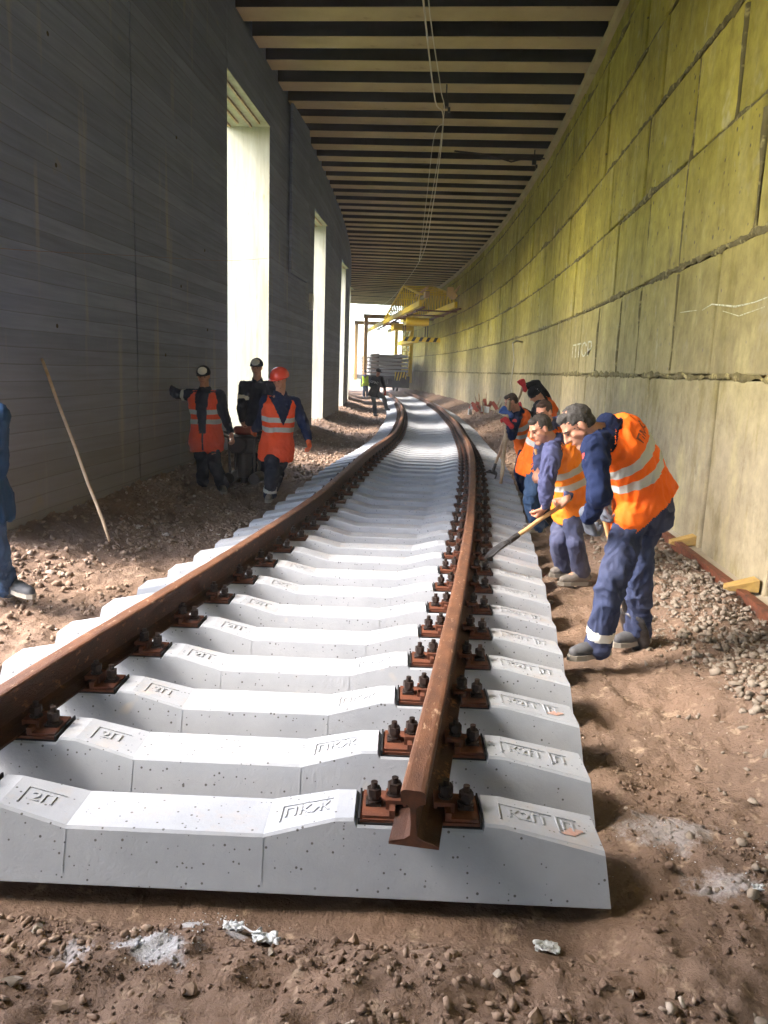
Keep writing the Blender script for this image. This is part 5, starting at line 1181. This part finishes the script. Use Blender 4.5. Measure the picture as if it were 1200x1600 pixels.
# crane
cr = thing('track_laying_crane', (org.x, org.y, 0), 'yellow track-laying crane with lattice boom reaching forward under the ceiling', 'crane')
for f in (-1.0, -9):
    for s_ in (-1.62, 1.62):
        K = MB(); K.box(at(f, s_, 3.1), (.3, .26, 4.6) if s_ < 0 else (.4, .24, 4.6), M=MH)
        obj('gantry_column', K, M['orangeY'] if s_ < 0 else M['yellow'], cr, bevel=.02)
K = MB()
for s_ in (1.15, 1.45):
    for i in range(9):
        z = 1.3 + i * .42; K.box(at(-.8, s_, z), (.08, .34, .05), M=MH); K.cyl(at(-.8, s_ - .17, z), at(-.8, s_ + .17, z + .42), .025)
    K.box(at(-.8, s_ - .17, 3.1), (.07, .06, 3.7), M=MH)
obj('ladder_lattice', K, M['yellow'], cr)
K = MB(); K.box(at(-1.0, 0, 5.3), (.3, 3.6, .28), M=MH); K.box(at(-9, 0, 5.3), (.3, 3.6, .28), M=MH); obj('cross_beam', K, M['orangeY'], cr)
# boom
B0 = V((-.75, 35.6, 0)); D = (V((-4.65, 55, 0)) - B0).normalized(); Lr = V((D.y, -D.x, 0))
def bt(d_, s_, z): return B0 + D * d_ + Lr * s_ + Z * z
MD = Matrix((D, Lr * -1, Z)).transposed()
def topz(d_): return float(np.interp(d_, [0, 6, 14.5, 26], [5.0, 5.95, 4.8, 4.8]))
K = MB()
for s_ in (-.8, .8): K.box(bt(13, s_, 4.62), (26, .14, .26), M=MD)
obj('boom_girder', K, M['yellow'], cr, bevel=.02)
K = MB()
for s_ in (-.8, .8):
    K.tube([bt(0, s_, 5.0), bt(6, s_, 5.95)], .06, 6); K.tube([bt(6, s_, 5.95), bt(14.5, s_, 4.8)], .06, 6)
obj('top_chord', K, M['yellow'], cr)
K = MB()
for s_ in (-.8, .8):
    d_ = .5
    while d_ < 14:
        K.tube([bt(d_, s_, 4.72), bt(d_, s_, topz(d_))], .028, 5); K.tube([bt(d_, s_, 4.72), bt(min(d_ + .8, 14), s_, topz(min(d_ + .8, 14)))], .022, 5)
        d_ += .8
for d_ in (0, 1.5, 3, 4.5, 6, 7.5, 9, 10.5, 12): K.tube([bt(d_, -.8, topz(d_)), bt(d_, .8, topz(d_))], .035, 5)
obj('lattice', K, M['yellow'], cr)
K = MB(); K.box(bt(-.3, -.6, 4.95), (.5, .2, .25), M=MD); K.box(bt(-.3, .6, 4.95), (.5, .2, .25), M=MD); K.tube([bt(-1.2, -.7, 5.2), bt(1.5, -.8, 5.05)], .06, 6); K.tube([bt(-1.2, .7, 5.3), bt(1.5, .8, 5.05)], .06, 6); K.box(bt(-1.1, .3, 5.05), (.12, .3, .4), M=MD); obj('boom_tip', K, M['orangeY'], cr, bevel=.03)
K = MB()
for s_ in (-.8, .8): K.box(bt(9, s_, 4.37), (20, .1, .06), M=MD)
for i in range(7): K.box(bt(.5 + i * 3, 0, 4.34), (.1, 1.9, .06), M=MD)
obj('runway_rail', K, M['clip'], cr)
for d_ in (6.5, 12):
    K = MB(); K.box(bt(d_, 0, 4.12), (1.1, 1.2, .22), M=MD); K.cyl(bt(d_ - .5, -.6, 4.2), bt(d_ - .5, .6, 4.2), .2); K.cyl(bt(d_ + .5, -.6, 4.2), bt(d_ + .5, .6, 4.2), .2); obj('trolley', K, M['yellow'], cr, bevel=.03)
K = MB()
for d_ in (6.2, 7.0):
    for s_ in (-.6, .6): K.cyl(bt(d_, s_, 3.4), bt(d_, s_, 4.0), .025)
obj('hoist_rope', K, M['blackmetal'], cr)
K = MB(); K.box(bt(6.6, .35, 3.3), (.3, 2.0, .24), M=MD); K.box(bt(9.5, 0, 3.25), (6, .3, .26), M=MD); tr = obj('lifting_beam', K, M['yellow'], cr, bevel=.02)
K = MB()
for i in range(5):
    s_ = -.62 + i * .39; p_ = [(s_, 3.19), (s_ + .17, 3.19), (s_ + .29, 3.41), (s_ + .12, 3.41)]
    K.hexa([bt(6.445, q[0], q[1]) for q in p_], [bt(6.435, q[0], q[1]) for q in p_])
q = obj('stripes', K, M['black'], cr); q.parent = tr

# ------------------------------------------------------------ vegetation outside the openings
def tree(x, y, h, rc, label, seed):
    r = random.Random(seed); t = thing('leafy_tree', (x, y, 0), label, 'tree', 'trees outside the openings')
    K = MB(); K.tube([(x, y, -.2), (x + .1, y, h * .3), (x - .1, y + .1, h * .6), (x, y, h * .9)], [.18, .13, .08, .03], 8)
    for i in range(6):
        a = r.uniform(0, 6.28); z = h * r.uniform(.35, .75); K.tube([(x, y, z), (x + math.cos(a) * rc * .7, y + math.sin(a) * rc * .7, z + rc * .5)], [.05, .015], 5)
    obj('trunk', K, M['bark'], t)
    vs = []; fs = []
    cl = [(x + r.gauss(0, rc * .45), y + r.gauss(0, rc * .45), h * .62 + r.gauss(0, h * .17), r.uniform(.3, .6) * rc) for _ in range(26)]
    for i in range(3200):
        c_ = cl[i % 26]; d = V((r.gauss(0, 1), r.gauss(0, 1), r.gauss(0, .8))).normalized() * c_[3] * r.uniform(.55, 1.05); p_ = V(c_[:3]) + d
        a = V((r.gauss(0, 1), r.gauss(0, 1), r.gauss(0, 1))).normalized(); b = a.orthogonal().normalized(); s_ = r.uniform(.07, .14); o_ = len(vs)
        vs += [p_ - a * s_, p_ + b * s_ * .5, p_ + a * s_, p_ - b * s_ * .5]; fs.append((o_, o_ + 1, o_ + 2, o_ + 3))
    K = MB(); K.add(vs, fs); obj('crown', K, M['leaf'], t)
tree(-30, 62, 6.5, 3.0, 'leafy tree beyond the far openings, left of the train', 1)
tree(-22, 80, 7.0, 3.2, 'farther leafy tree behind the crane train, seen through the tunnel end', 2)
tree(-27, 96, 6.0, 3.0, 'farthest leafy tree past the tunnel end', 3)

# ------------------------------------------------------------ dusty air
hz = MB(); hz.box((-20, 70, 4.75), (460, 480, 13.5))
hm = bpy.data.materials.new('haze'); hm.use_nodes = True; n = hm.node_tree.nodes; n.clear(); o_ = n.new('ShaderNodeOutputMaterial'); v_ = n.new('ShaderNodeVolumePrincipled')
v_.inputs['Density'].default_value = .0014; v_.inputs['Color'].default_value = (.93, .95, 1, 1); hm.node_tree.links.new(v_.outputs[0], o_.inputs['Volume'])
h_ = obj('haze', hz, hm); h_['kind'] = 'stuff'
